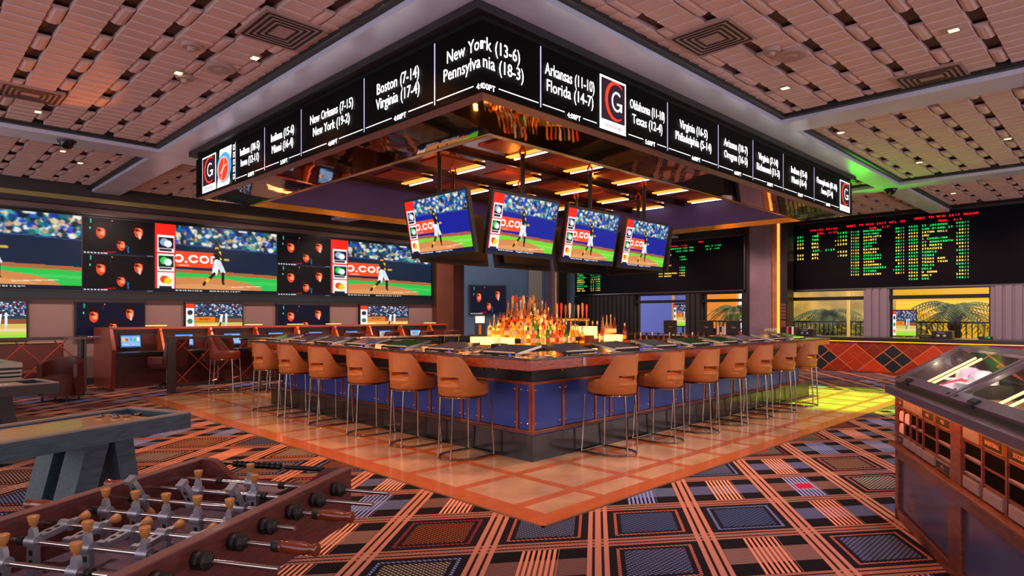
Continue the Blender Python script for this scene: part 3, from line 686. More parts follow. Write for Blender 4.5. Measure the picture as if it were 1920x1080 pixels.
def palm(u, v, h, r, label, seed, n=26):
    rg = random.Random(seed); t = thing('palm_tree', label, 'palm tree', (u, v, 0)); 
    pr = [(.22, 0)] + [(.17 + .05 * (i % 2), h * i / 12) for i in range(1, 12)] + [(.26, h), (.1, h + .15)]
    MB().lathe(pr, 12).build('trunk', TRUNK, t)
    mb = MB()
    for i in range(n):
        w = 2 * PI * i / n + rg.uniform(-.2, .2); el = rg.uniform(-.1, 1.0); L = r * rg.uniform(.8, 1.15)
        pts = []
        for k_ in range(9):
            q = k_ / 8; rad = L * q * math.cos(el * (1 - q * .6)); z = h + .1 + L * (math.sin(el) * q - .75 * q * q); pts.append(Vector((rad * math.cos(w), rad * math.sin(w), z)))
        side = Vector((-math.sin(w), math.cos(w), 0))
        mb.tube(pts, .012, 4)
        for k_ in range(1, 9):
            p = pts[k_]; d = (pts[k_] - pts[k_ - 1]).normalized()
            for s_ in (-1, 1):
                for e_ in (0, .5):
                    p0 = pts[k_ - 1].lerp(p, e_); q = p0 + side * s_ * .34 * (1.1 - k_ / 11) * r + d * .22 - Vector((0, 0, .1))
                    mb.add([tuple(p0), tuple(p0 + d * .06), tuple(q)], [(0, 1, 2)], 0)
    tag(mb.build('fronds', FROND, t), kind='stuff')
palm(24.6, 8.3, 1.45, 1.15, 'palm tree outside the window next to the dark riveted column', 3)
palm(25.2, 4.55, 1.6, 1.5, 'large palm tree outside the rightmost window', 5, 30)
palm(24.6, 11.9, 1.7, 1.0, 'palm tree in front of the orange wall outside', 8)
t = thing('lamp_post', 'pale yellow lit post outside between the palm and the grey pier', 'post', (22.6, 7.0, 0)); MB().tube([(0, 0, 0), (0, 0, 3)], .05, 10).build('shaft', mat('lit_post', 'e8c058', .5, emit=.5), t)
point((22.0, 7.2, 3.8), 'ffc860', 90, .1); point((24.0, 3.6, 4.2), 'ffc040', 180, .1); point((23.4, 11.3, 3.8), 'ff9030', 90, .1)
hb = MB(); rg = random.Random(2)
for (u0, v0, v1, zz, n_) in ((25.5, 5.4, 10.2, 1.5, 520), (26.0, 10.6, 13.0, 1.9, 260)):
    for i in range(n_):
        p = Vector((u0 + rg.uniform(-.4, .4), rg.uniform(v0, v1), zz * rg.random() ** .6)); w = rg.uniform(0, 6.28); d = Vector((.1 * math.sin(w), math.cos(w), rg.uniform(-.3, .9))) * .22; e = Vector((.3, 0, .25)) * .2
        hb.add([tuple(p - d), tuple(p + e), tuple(p + d), tuple(p - e)], [(0, 1, 2, 3)])
tag(hb.build('hedge', mat('hedge_leaves', '8c8c28', .7, noise=.5, nscale=2, ncol2='3c5010')), 'yellow green hedge leaves behind the terrace railing outside', 'hedge', kind='stuff')
# patio chairs and tables outside
PT = mat('patio_frame', 'c8b088', .5); 
for i, (u, v) in enumerate(((22.5, 3.9), (21.9, 4.9), (22.4, 2.9))):
    t = thing('patio_table', ['pale round patio table outside, right of the palm trunk', 'pale round patio table outside, left of the palm trunk', 'pale round patio table outside nearest the grey pier'][i], 'table', (u, v, 0))
    MB().lathe([(.4, .72), (.4, .76)], 20).build('tabletop', PT, t); MB().tube([(0, 0, 0), (0, 0, .72)], .03, 8).build('leg', DARK, t); MB().lathe([(.22, 0), (.2, .03)], 16).build('base', DARK, t)
for i, (u, v, z) in enumerate(((21.4, 4.2, 1), (21.6, 3.3, 0), (22.6, 4.75, 0))):
    t = thing('patio_chair', ['patio chair with curved back just outside the right window', 'patio chair outside, nearest the ticket machine', 'patio chair outside beside the left grey pier'][i], 'chair', (u, v, 0), i * 1.3)
    MB().box((-.22, -.22, .43), (.22, .22, .46)).build('seat', PT, t, bevel=.01)
    MB().tube([(-.22, .2, .46), (-.24, .25, .8), (0, .3, .92), (.24, .25, .8), (.22, .2, .46)], .015, 6).tube([(-.2, .24, .65), (0, .28, .67), (.2, .24, .65)], .012, 6).build('backrest', PT, t)
    for a in (-.2, .2):
        for b in (-.2, .2): MB().tube([(a, b, .43), (a * 1.1, b * 1.1, 0)], .012, 6).build('leg', PT, t)
t = thing('magazine_display', 'colourful lit picture screen standing in the right window beside the pier', 'screen', (20.35, 4.85, .97), -PI / 2)
MB().box((-.3, .01, 0), (.3, .05, .75)).build('casing', FR, t); o = screen_obj(day_me, SCRW, t, (0, 0, .02)); o.scale = (.4, 1, .85)

# ------------------------------------------------------------------ riveted columns with light strips
def column(v0, v1, u, label, nm):
    t = thing('riveted_column', label, 'column', (u, (v0 + v1) / 2, 0), -PI / 2); w = abs(v1 - v0); H = 4.4
    MB().box((-w / 2, .1, 0), (w * .1, .6, H)).build('grey_plate', mat('column_plate', '84707c', .4, .2, noise=.3, nscale=1), t)
    MB().box((w * .1, .14, 0), (w * .34, .55, H)).build('copper_plate', mat('copper_plate', 'c07c50', .35, .4, noise=.3, nscale=4), t)
    MB().box((w * .345, .0, 0), (w * .5, .5, H)).box((-w / 2, .06, 0), (-w / 2 + .08, .099, H)).build('dark_plate', mat('column_dark', '2c2428', .4, .4), t)
    MB().box((w * .235, .10, 0), (w * .285, .139, H)).build('light_strip', GOLDLIT, t)
    mb = MB()
    for i in range(56):
        z = .1 + i * .077
        for x in (w * .02, w * .07): mb.lathe([(.014, 0), (.01, .012)], 6, m=0, M=TR(x, .1, z, rx=R(90)))
        mb.lathe([(.016, 0), (.01, .014)], 6, M=TR(w * .36, 0, z, rx=R(90)))
        if i % 3 == 0: mb.lathe([(.014, 0), (.01, .012)], 6, M=TR(-w * .3, .1, z, rx=R(90)))
    mb.build('rivets', mat('rivet_brass', 'e0c070', .3, .7), t)
    return t
c1 = column(9.05, 7.74, 19.45, 'wide riveted metal column with a gold light strip between the two odds boards', 'a')
mb = MB()
for i in range(5): mb.box((.47, -.012, 1.45 + i * .1), (.62, -.002, 1.52 + i * .1))
mb.box((.47, -.012, 1.2), (.62, -.002, 1.4)).build('etched_pattern', mat('etched_copper', '7c5040', .4, .4), c1)
c1.children[-1].location = (-.03, 0, 0)
t2 = column(17.40, 16.50, 19.0, 'narrower riveted column with gold light strip at the end of the blue wall', 'b')
tag(MB().prism([(18.3, 17.47), (18.68, 17.1), (18.82, 17.24), (18.44, 17.61)], 0, 4.4).build('khaki_pier', mat('khaki', '7c7058', .6)), 'khaki painted pier between the blue wall and the riveted column', 'pier')

# ------------------------------------------------------------------ race book counter with the diamond front
dm = mat('diamond_front', 'a83818', .35, coat=.3)
g = G(dm); X, Y, Z = g.xy()
pz = .31
Y = g.m('SUBTRACT', Y, .23); a_ = g.m('DIVIDE', g.m('ADD', Y, g.m('MULTIPLY', Z, 1.17)), .91); b_ = g.m('DIVIDE', g.m('SUBTRACT', Y, g.m('MULTIPLY', Z, 1.17)), .91)
fa, fb, ia, ib = g.m('FRACT', a_), g.m('FRACT', b_), g.m('FLOOR', a_), g.m('FLOOR', b_)
sm = g.m('ADD', ia, ib)
navy = g.m('LESS_THAN', g.m('MODULO', g.m('ADD', ib, 100), 2), .5)
navy = g.m('MULTIPLY', navy, g.m('LESS_THAN', g.m('ABSOLUTE', g.m('SUBTRACT', g.m('SUBTRACT', ia, ib), 1)), .5))
rn = g.white(g.vec3(ia, ib, 1))
grain = g.noise(g.vec3(X, g.m('MULTIPLY', Y, 3), g.m('MULTIPLY', Z, 25)), 2)
wood = g.mix(grain, g.mix(rn, 'd0481c', '7c2818'), g.mix(rn, 'a83418', '5c1c14'))
c_ = g.mix(navy, wood, '1c2830')
ln = g.m('LESS_THAN', g.m('MINIMUM', g.m('MINIMUM', fa, g.m('SUBTRACT', 1, fa)), g.m('MINIMUM', fb, g.m('SUBTRACT', 1, fb))), .02)
ha = g.m('ABSOLUTE', g.m('SUBTRACT', fa, .5)); hb = g.m('ABSOLUTE', g.m('SUBTRACT', fb, .5))
ln2 = g.m('LESS_THAN', g.m('MINIMUM', ha, hb), g.m('ADD', .006, g.m('MULTIPLY', navy, .012)))
c_ = g.mix(g.m('MAXIMUM', ln, ln2), c_, 'c87040')
g.nt.links.new(c_, g.b.inputs['Base Color'])
t = thing('betting_counter', 'long betting counter with a dark top and orange and navy diamond front', 'counter', (18.95, 0, 0))
MB().box((0, -3, .05), (.08, 7.68, .84)).build('diamond_panel', dm, t)
MB().box((-.05, -3, .86), (1.2, 7.68, .96)).build('worktop', mat('dark_worktop', '241c20', .3, coat=.3), t, bevel=.008)
MB().box((-.01, -3, 0), (.08, 7.68, .05)).build('kick', COPPER, t)
MB().box((.02, -3, .842), (.06, 7.68, .858)).build('under_light', mat('amber_strip', 'ff9a20', .5, emit=3), t)
MB().box((.1, -3, 0), (1.2, 7.68, .85)).build('body', BLK, t)
t = thing('betting_counter', 'dark rear betting counter behind the bar, left of the riveted column', 'counter', (19.1, 9.25, 0))
MB().box((0, 0, 0), (1.1, 7.0, .86)).build('body', DKP, t); MB().box((-.05, 0, .86), (1.1, 7.0, .94)).build('worktop', mat('dark_worktop', '241c20', .3, coat=.3), t)
for v_ in (2, 4.2, 6.4): spot((18.75, v_, 2.3), (18.95, v_, .4), 'ff9850', 40, 100, .8, .2)
# machines and books on the betting counter
def timer(v, u, w, label, z=.96):
    t = thing('ticket_machine', label, 'machine', (u, v, z), -PI / 2)
    MB().box((-w / 2, 0, 0), (w / 2, .3, .2)).build('case', BLK, t, bevel=.01)
    for s_ in (-.07, .07): MB().lathe([(.045, 0), (.04, .015), (.02, .018)], 16, M=TR(s_ - .02, 0, .07, rx=R(90))).build('dial', NICKEL, t, smooth=True)
    mb = MB(); text(mb, 'TICKETS', -.02, .135, .045, 'c', y=-.003); mb.build('lettering', mat('grey_print', 'a0a0a4', .6), t)
timer(7.15, 19.3, .42, 'black ticket machine with two dials on the counter right of the riveted column'); timer(3.75, 19.3, .42, 'black ticket machine with two dials at the right end of the betting counter')
timer(10.3, 19.3, .34, 'small black ticket machine with two dials left of the riveted column', .94)
bc = 0
for (v0, n_, cs) in ((7.72, 4, ['c83848', '1c1c20', 'd8d0d4', '282428']), (9.95, 5, ['c0b0b8', '30282c', 'b8a8b0', 'd8ccd0', '782830'])):
    for i in range(n_):
        t = thing('binder', '%s binder on the betting counter %s the riveted column, %s of its row' % ({'c83848': 'red', '1c1c20': 'black', 'd8d0d4': 'white', '282428': 'charcoal', 'c0b0b8': 'grey', '30282c': 'dark brown', 'b8a8b0': 'mauve', 'd8ccd0': 'pale', '782830': 'maroon'}[cs[i]], 'right of' if v0 < 9 else 'left of', ORD[i]), 'book', (19.35, v0 - i * .075, .96 if v0 < 9 else .94), -PI / 2, 'binders on the betting counter')
        MB().box((0, 0, 0), (.06, .22, .26)).build('cover', mat('bk' + cs[i], cs[i], .5), t); MB().box((.008, .004, .01), (.052, .216, .262)).build('pages', mat('paper', 'e0dcd0', .8), t)
t = thing('alarm_display', 'small black box with green lit digits on the betting counter', 'clock', (19.3, 2.85, .96), -PI / 2)
MB().box((-.14, 0, 0), (.14, .1, .08)).build('case', BLK, t, bevel=.008); mb = MB(); text(mb, '11:42', .04, .03, .05, 'c', y=-.003); mb.build('digits', GRNTX, t)
t = thing('receipt_printer', 'dark receipt printer at the right end of the betting counter', 'printer', (19.2, 4.1, .96), -PI / 2)
MB().box((-.14, 0, 0), (.14, .25, .07)).box((-.12, .05, .07), (.12, .24, .1)).build('case', BLK, t, bevel=.01); MB().box((-.09, .0, .05), (.09, -.004, .06)).build('slot', NICKEL, t)
# ------------------------------------------------------------------ canopy over the bar
CU0, CU1, CV0, CV1 = 3.75, 13.6, 4.15, 11.34
IU0, IU1, IV0, IV1 = 4.55, 13.15, 4.92, 11.0
ZB, ZT = 3.54, 4.17
MIR = mat('rippled_mirror', 'a08c80', .03, 1, bump=.16, bscale=1.6)
cn = thing('bar_canopy', 'big square mirrored canopy hanging from the ceiling above the bar', 'canopy', (0, 0, 0))
def ringz(mb, o, i, z0, z1):
    (a0, a1, b0, b1), (c0, c1, d0, d1) = o, i
    mb.box((a0, b0, z0), (a1, d0, z1)).box((a0, d1, z0), (a1, b1, z1)).box((a0, d0, z0), (c0, d1, z1)).box((c1, d0, z0), (a1, d1, z1)); return mb
# mirrored soffit: trim slope then mirror
sf = MB(); e = .12
o4 = [(CU0 + .03, CV0 + .03), (CU1 - .03, CV0 + .03), (CU1 - .03, CV1 - .03), (CU0 + .03, CV1 - .03)]
m4 = [(CU0 + e, CV0 + e), (CU1 - e, CV0 + e), (CU1 - e, CV1 - .06), (CU0 + e, CV1 - .06)]
i4 = [(IU0, IV0), (IU1, IV0), (IU1, IV1), (IU0, IV1)]
for k_ in range(4):
    a, b = m4[k_], m4[(k_ + 1) % 4]; c, d = i4[(k_ + 1) % 4], i4[k_]
    sf.quad((*a, ZB - .03), (*d, ZB - .075), (*c, ZB - .075), (*b, ZB - .03))
sf.build('mirror_soffit', MIR, cn)
tr = MB()
for k_ in range(4):
    a, b = o4[k_], o4[(k_ + 1) % 4]; c, d = m4[(k_ + 1) % 4], m4[k_]
    tr.quad((*a, ZB), (*d, ZB - .03), (*c, ZB - .03), (*b, ZB))
tr.build('soffit_trim', mat('pewter_trim', '8c7880', .35, .6), cn)
ringz(MB(), (CU0 + .02, CU1 - .02, CV0 + .02, CV1 - .02), (IU0 - .03, IU1 + .03, IV0 - .03, IV1 + .03), ZB + .01, 4.3).build('outer_body', BLK, cn)
PURP = mat('purple_fascia', '504a98', .5, noise=.12, nscale=1)
ringz(MB(), (IU0 - .02, IU1 + .02, IV0 - .02, IV1 + .02), (IU0, IU1, IV0, IV1), ZB + .005, 4.16).build('inner_fascia', PURP, cn)
ringz(MB(), (IU0 - .03, IU1 + .03, IV0 - .03, IV1 + .03), (IU0 + .03, IU1 - .03, IV0 + .03, IV1 - .03), ZB - .08, ZB + .02).build('inner_lip', mat('gold_lip', 'b08840', .25, .9), cn)
ICE = mat('copper_ceiling', 'a05420', .12, .6, noise=.3, nscale=1, bump=.10, bscale=1.5, ncol2='70381a')
for a_ in (5.6, 7.9, 10.2):
    for b_ in (5.9, 7.9): point((a_, b_, 3.85), 'ff9838', 12, .04)  # added point lights without fixtures, to brighten the copper ceiling
MB().box((IU0, IV0, 4.15), (IU1, IV1, 4.25)).build('inner_ceiling', ICE, cn)
ringz(MB(), (CU0 - .1, CU1 + .1, CV0 - .05, CV1 + .05), (CU0 + .1, CU1 - .1, CV0 + .1, CV1 - .1), 4.22, 4.42).build('top_collar', BEAMD, cn)
REDP = mat('red_copper_panel', 'a84c20', .4, .2)
for i in range(6):
    for j in range(4): MB().box((5.0 + i * 1.42, 5.15 + j * 1.45, 4.125), (5.75 + i * 1.42, 5.75 + j * 1.45, 4.149)).build('ceiling_panel', REDP, cn)
mb = MB(); DRB = mat('dark_bronze', '2c1810', .3, .5)
for i in range(4): mb.box((IU0, 6.15 + i * 1.45 - .02, 4.08), (IU1, 6.15 + i * 1.45 + .02, 4.149))
mb.box((6.0, IV0, 4.08), (6.04, IV1, 4.149)).box((8.9, IV0, 4.08), (8.94, IV1, 4.149)).box((11.7, IV0, 4.08), (11.74, IV1, 4.149))
mb.build('ceiling_rails', DRB, cn)
lt = None
for j in range(4):
    for i in range(6):
        u, v = 5.75 + i * 1.42, 5.45 + j * 1.45 + .05
        lb = 'gold canopy ceiling light, %s row from near corner, %s along' % (ORD[j], ORD[i])
        if lt is None:
            lt = thing('linear_ceiling_light', lb, 'light', (u, v, 4.1), 0, 'gold linear lights under the canopy')
            MB().box((-.05, -.36, 0), (.06, .36, .02)).build('gold_diffuser', GOLDLIT, lt); MB().box((.14, -.36, -.01), (.165, .36, .01)).build('white_tube', WHITELIT, lt)
            MB().box((-.06, -.37, .02), (.17, .37, .045)).build('housing', DRB, lt)
        else: dup(lt, (u, v, 4.1), 0, lb)

# ------------------------------------------------------------------ the lit scoreboard band
tk = thing('scoreboard_band', 'black lit scoreboard band with team scores wrapping the canopy', 'scoreboard', (CU0, CV0, ZB))
def fold(e):
    def f(s, z):
        return (-e, -s, z) if s < 0 else (s, -e, z)
    return f
LEDB = mat('led_black', '030304', .6, spec=.08)
MB().box((0, 0, 0), (.02, CV1 - CV0, ZT - ZB)).box((.02, 0, 0), (CU1 - CU0, .02, ZT - ZB)).build('black_panel', LEDB, tk)
segs = [(-5.48, -4.46, ('Indiana (18-5)', 'Iowa (12-11)'), '5:30PT'), (-4.46, -3.38, ('Indiana (15-6)', 'Miami (16-4)'), '3:30PT'), (-3.38, -1.91, ('New Orleans (7-15)', 'New York (19-2)'), '4:00PT'),
        (-1.91, -.66, ('Boston (7-14)', 'Virginia (17-4)'), '4:00PT'), (-.66, .75, ('New York (13-6)', 'Pennsylvania (18-3)'), '4:00PT'),
        (.75, 1.66, ('Arkansas (11-10)', 'Florida (14-7)'), '4:00PT'), (2.18, 3.03, ('Oklahoma (11-10)', 'Texas (12-4)'), '5:00PT'), (3.03, 4.32, ('Virginia (16-5)', 'Philadelphia (5-14)'), '6:00PT'),
        (4.32, 5.39, ('Arizona (10-7)', 'Oregon (16-5)'), '6:00PT'), (5.39, 6.49, ('Virginia (7-14)', 'Richmond (11-3)'), '7:00PT'), (6.49, 7.82, ('Indiana (15-6)', 'Miami (16-4)'), '7:00PT'), (7.82, 9.11, ('Pennsylvania (11-10)', 'Iowa (17-4)'), '8:00PT')]
dv = MB()
for (a, b, two, tm_) in segs:
    mb = MB(); w = b - a; c = (a + b) / 2 - (.05 if a == -.66 else 0); size = .165 if a > -2 and b < 1.7 else .15
    for s_, z_ in ((two[0], .365), (two[1], .205)):
        W0 = text_w(s_, size); sx = min(.82, (w * .86) / W0); text(mb, s_, c, z_, size, 'c', f=fold(.012), sx=sx, bold=.0009)
    mb.build('score_lettering', WHITE, tk)
    mb = MB(); text(mb, tm_, c + .05, .015, .075, 'c', f=fold(.012), bold=.001)
    tw = text_w(tm_, .075)
    def line(x0, x1):
        pts = [x0, x1] if x0 * x1 > 0 else [x0, -.0001, .0001, x1]
        for p, q in zip(pts[:-1], pts[1:]):
            if (p < 0) != (q < 0): continue
            f = fold(.012); mb.add([f(p, .052), f(q, .052), f(q, .062), f(p, .062)], [(0, 1, 2, 3)])
    line(a + .03, c + .05 - tw / 2 - .04); line(c + .05 + tw / 2 + .04, b - .03)
    mb.build('time_lettering', WHITE, tk)
for s_ in (-5.48, -4.46, -3.38, -1.91, -.66, .75, 3.03, 4.32, 5.39, 6.49, 7.82):
    f = fold(.013); dv.add([f(s_ - .008, .02), f(s_ + .008, .02), f(s_ + .008, .61), f(s_ - .008, .61)], [(0, 1, 2, 3)])
dv.build('dividers', mat('lavender_line', 'c8c8f0', .5, emit=.8), tk)
def ring2(mb, f, cx, cz, rx, rz, t0, t1, w0, w1, m=0, n=28, taper=0):
    vs = []
    for i in range(n + 1):
        w = w0 + (w1 - w0) * i / n; k_ = math.sin(PI * i / n) if taper else 1
        tt = t0 + (t1 - t0) * (k_ if taper else 1)
        vs += [f(cx + rx * math.cos(w), cz + rz * math.sin(w)), f(cx + (rx - tt) * math.cos(w), cz + (rz - tt) * math.sin(w))]
    mb.add(vs, [(2*i, 2*i+1, 2*i+3, 2*i+2) for i in range(n)], m)
PURD = mat('logo_purple', '281428', .5, emit=.4); REDL = mat('logo_red', 'f03818', .5, emit=1.0)
def glogo(a, b, z0=.02, z1=.6):
    mb = MB(); f0, f1, f2 = fold(.013), fold(.016), fold(.019)
    w = b - a; c = (a + b) / 2
    def q(f, x0, x1, y0, y1, m): mb.add([f(x0, y0), f(x1, y0), f(x1, y1), f(x0, y1)], [(0, 1, 2, 3)], m)
    q(f0, a, b, z0, z1, 0); q(f1, a + .025, b - .025, z0 + .11, z1 - .025, 1)
    cz = z0 + .34; ring2(mb, f2, c + .04, cz, w * .40, .215, .012, .05, R(50), R(305), 2, taper=1)
    ring2(mb, fold(.021), c + .06, cz, w * .20, .11, .024, .024, R(45), R(330), 0)
    q(fold(.021), c + .06, c + .06 + w * .2, cz - .035, cz - .012, 0); q(fold(.021), c + .06 + w * .13, c + .06 + w * .2, cz - .10, cz - .012, 0)
    text(mb, 'technology', c, z0 + .035, .062 * w / .5 * 1.15, 'c', m=1, f=f2)
    mb.build('logo', [WHITE, PURD, REDL], tk)
glogo(-6.86, -6.26); glogo(1.68, 2.16); glogo(9.13, 9.69)
mb = MB(); f0, f1, f2, f3 = fold(.013), fold(.016), fold(.019), fold(.022)
mb.add([f0(-6.2, .04), f0(-5.72, .04), f0(-5.62, .6), f0(-6.1, .6)], [(0, 1, 2, 3)], 0); mb.add([f0(-6.22, .02), f0(-5.72, .02), f0(-5.70, .1), f0(-6.2, .1)], [(0, 1, 2, 3)], 0)
ring2(mb, f1, -5.92, .3, .29, .235, .235, .235, 0, 2 * PI, 1); ring2(mb, f2, -5.94, .28, .22, .2, .2, .2, 0, 2 * PI, 2)
ring2(mb, f3, -6.1, .42, .2, .2, .012, .012, R(-80), R(10), 0); ring2(mb, f3, -5.8, .12, .22, .22, .012, .012, R(90), R(180), 0); ring2(mb, f3, -5.94, .28, .21, .19, .01, .01, 0, 2 * PI, 0)
mb.build('basketball_emblem', [WHITE, mat('emblem_blue', '38a8d8', .5, emit=1), REDL], tk)
mb = MB()
for i in range(5): 
    f = fold(.014); z = .06 + i * .11; x = -5.53
    mb.add([f(x - .04, z), f(x + .03, z), f(x + .03, z + .08), f(x - .04, z + .08)], [(0, 1, 2, 3)], 0); g_ = fold(.017); mb.add([g_(x - .02, z + .02), g_(x + .01, z + .02), g_(x + .01, z + .06), g_(x - .02, z + .06)], [(0, 1, 2, 3)], 1)
mb.build('side_strip', [WHITE, LEDB], tk)

# ------------------------------------------------------------------ hanging televisions
hb_me = screen_mesh('hanging_baseball_screen', baseball(176, 104, blue=True, seed=8), 1.36, .86)
CLAMP = mat('orange_clamp', 'c8481c', .4, .3)
def hang_tv(label, loc, rz, W, lit=True):
    t = thing('hanging_television', label, 'television', loc, rz, None); a = R(10.5); H = .93
    M = TR(0, .17, -H + .01, rx=a)
    MB().box((-W / 2, 0, 0), (W / 2, .07, H), M=M).build('bezel', FR, t)
    MB().box((-W / 2 + .12, .07, .06), (W / 2 - .12, .16, H - .1), M=M).build('back_housing', BLK, t)
    o = screen_obj(hb_me, SCR, t); o.matrix_local = M @ TR(0, -.004, .045) @ Matrix.Diagonal((((W - .06) / 1.36), 1, .98, 1))
    ph = 4.13 - loc[2]
    MB().tube([(0, .12, -.12), (0, .12, ph - .12)], .035, 10).build('pole', DARK, t)
    c = MB(); rr_ = [(.06 * math.cos(w), .12, ph - .1 + .07 * math.sin(w)) for w in [2 * PI * i / 14 for i in range(14)]]
    c.tube(rr_, .014, 6, closed=True).box((-.02, .1, ph - .03), (.02, .14, ph)); c.build('ceiling_clamp', CLAMP, t)
    return t
hang_tv('hanging television with the baseball runner, leftmost, turned to the left side of the bar', (5.8, 7.51, 3.37), -PI / 2, 1.52)
hang_tv('hanging television with the baseball runner, largest and nearest of those facing right', (6.905, 6.6, 3.37), 0, 1.45)
hang_tv('hanging television with the baseball runner, between the nearest and the farthest facing right', (8.55, 6.6, 3.35), 0, 1.43)
hang_tv('hanging television with the baseball runner, farthest to the right', (10.185, 6.6, 3.34), 0, 1.45)
hang_tv('rear hanging television seen from behind, back to back with the nearest right facing one', (6.9, 8.5, 3.34), PI, 1.45)
hang_tv('rear hanging television seen from behind, back to back with the middle right facing one', (8.55, 8.5, 3.34), PI, 1.45)
hang_tv('rear hanging television seen from behind, back to back with the farthest right facing one', (10.2, 8.5, 3.34), PI, 1.45)
hang_tv('end hanging television turned away to the far right', (11.35, 7.55, 3.34), PI / 2, 1.5)

# ------------------------------------------------------------------ the bar
U0, U1, V0, V1 = 4.85, 12.55, 4.58, 10.9
bar = thing('bar_counter', 'large square bar with blue riveted panels, wooden edge and black plinth', 'bar', (0, 0, 0))
ringz(MB(), (U0, U1, V0, V1), (U0 + .5, U1 - .5, V0 + .5, V1 - .5), 0, .285).build('plinth', STONE, bar, bevel=.006)
ringz(MB(), (U0 + .14, U1 - .14, V0 + .14, V1 - .14), (U0 + .45, U1 - .45, V0 + .45, V1 - .45), .285, 1.0).build('body', BLK, bar)
ringz(MB(), (U0 + .11, U1 - .11, V0 + .11, V1 - .11), (U0 + .2, U1 - .2, V0 + .2, V1 - .2), .80, .83).build('copper_rail', COPPER, bar)
ringz(MB(), (U0 + .11, U1 - .11, V0 + .11, V1 - .11), (U0 + .2, U1 - .2, V0 + .2, V1 - .2), .286, .305).build('lower_copper_rail', COPPER, bar)
def panels(face):
    pos = []; a = 4.92 if face == 'L' else 5.49; end = (V1 - .2) if face == 'L' else (U1 - .2)
    first = (V0 + .14, 4.92) if face == 'L' else (U0 + .14, 5.49); pos.append(first); w = [.63, .31] if face == 'L' else [.60, .30]; i = 0
    while a < end - .1: b = min(a + w[i % 2], end); pos.append((a, b)); a = b; i += 1
    cp = MB()
    for n_, (p, q) in enumerate(pos):
        mb = MB(); L = q - p
        M = TR(U0 + .13, p, 0, rz=PI / 2) if face == 'L' else TR(p, V0 + .13, 0)
        if face == 'L': M = Matrix(((0, 1, 0, U0 + .125), (1, 0, 0, p), (0, 0, 1, 0), (0, 0, 0, 1)))
        else: M = TR(p, V0 + .125, 0)
        mb.box((.02, 0, .31), (L - .02, .014, .795), 0, M)
        for x in (.05, L - .05):
            for z in (.37, .74): mb.add(*_rivet(x, z), m=1, M=M)
        mb.build('blue_panel', [PANELB, NICKEL], bar)
        MB().box((-.018, -.012, .306), (.018, .014, .799), 0, M).build('copper_stile', COPPER, bar)
def _rivet(x, z, r=.011):
    vs = [(x + r * math.cos(2 * PI * i / 8), -.001, z + r * math.sin(2 * PI * i / 8)) for i in range(8)] + [(x, -.008, z)]
    return vs, [(i, (i + 1) % 8, 8) for i in range(8)]
panels('L'); panels('R')
CO = (4.53, 12.85, 4.31, 11.15); CI = (5.33, 12.05, 5.11, 10.35)
ringz(MB(), CO, (CO[0] + .06, CO[1] - .06, CO[2] + .06, CO[3] - .06), 1.0, 1.105).build('wooden_edge', BARWOOD, bar, bevel=.006)
ringz(MB(), (CO[0] + .06, CO[1] - .06, CO[2] + .06, CO[3] - .06), CI, 1.02, 1.10).build('undertop', BLK, bar)
TOPM = mat('dark_granite_top', '2c2824', .15, noise=.6, nscale=20, ncol2='584838', coat=.5)
ringz(MB(), (CO[0] - .005, CO[1] + .005, CO[2] - .005, CO[3] + .005), CI, 1.105, 1.125).build('granite_top', TOPM, bar, bevel=.003)
ringz(MB(), (CI[0] - .1, CI[1] + .1, CI[2] - .1, CI[3] + .1), (CI[0] + .5, CI[1] - .5, CI[2] + .5, CI[3] - .5), .86, .9).build('service_ledge', NICKEL, bar)
ringz(MB(), (CI[0], CI[1], CI[2], CI[3]), (CI[0] + .45, CI[1] - .45, CI[2] + .45, CI[3] - .45), 0, .85).build('inner_cabinets', DARK, bar)
mb = MB()
for i in range(7):
    u = 5.35 + i * 1.0; mb.box((u, CO[2] - .012, 1.01), (u + .05, CO[2] + .0, 1.1)); v = 5.3 + i * .9; mb.box((CO[0] - .012, v, 1.01), (CO[0], v + .05, 1.1))
mb.build('edge_clips', NICKEL, bar)
mb = MB()
for i in range(7):
    for d in (-.12, .12):
        u = 5.4 + i * 1.0 + d; mb.tube([(u, V0 + .0, 1.0), (u, V0 + .0, .965), (u, V0 - .04, .95), (u, V0 - .06, .97)], .007, 6)
        v = 5.2 + i * .9 + d; mb.tube([(U0, v, 1.0), (U0, v, .965), (U0 - .04, v, .95), (U0 - .06, v, .97)], .007, 6)
mb.build('bag_hooks', BRASS, bar)

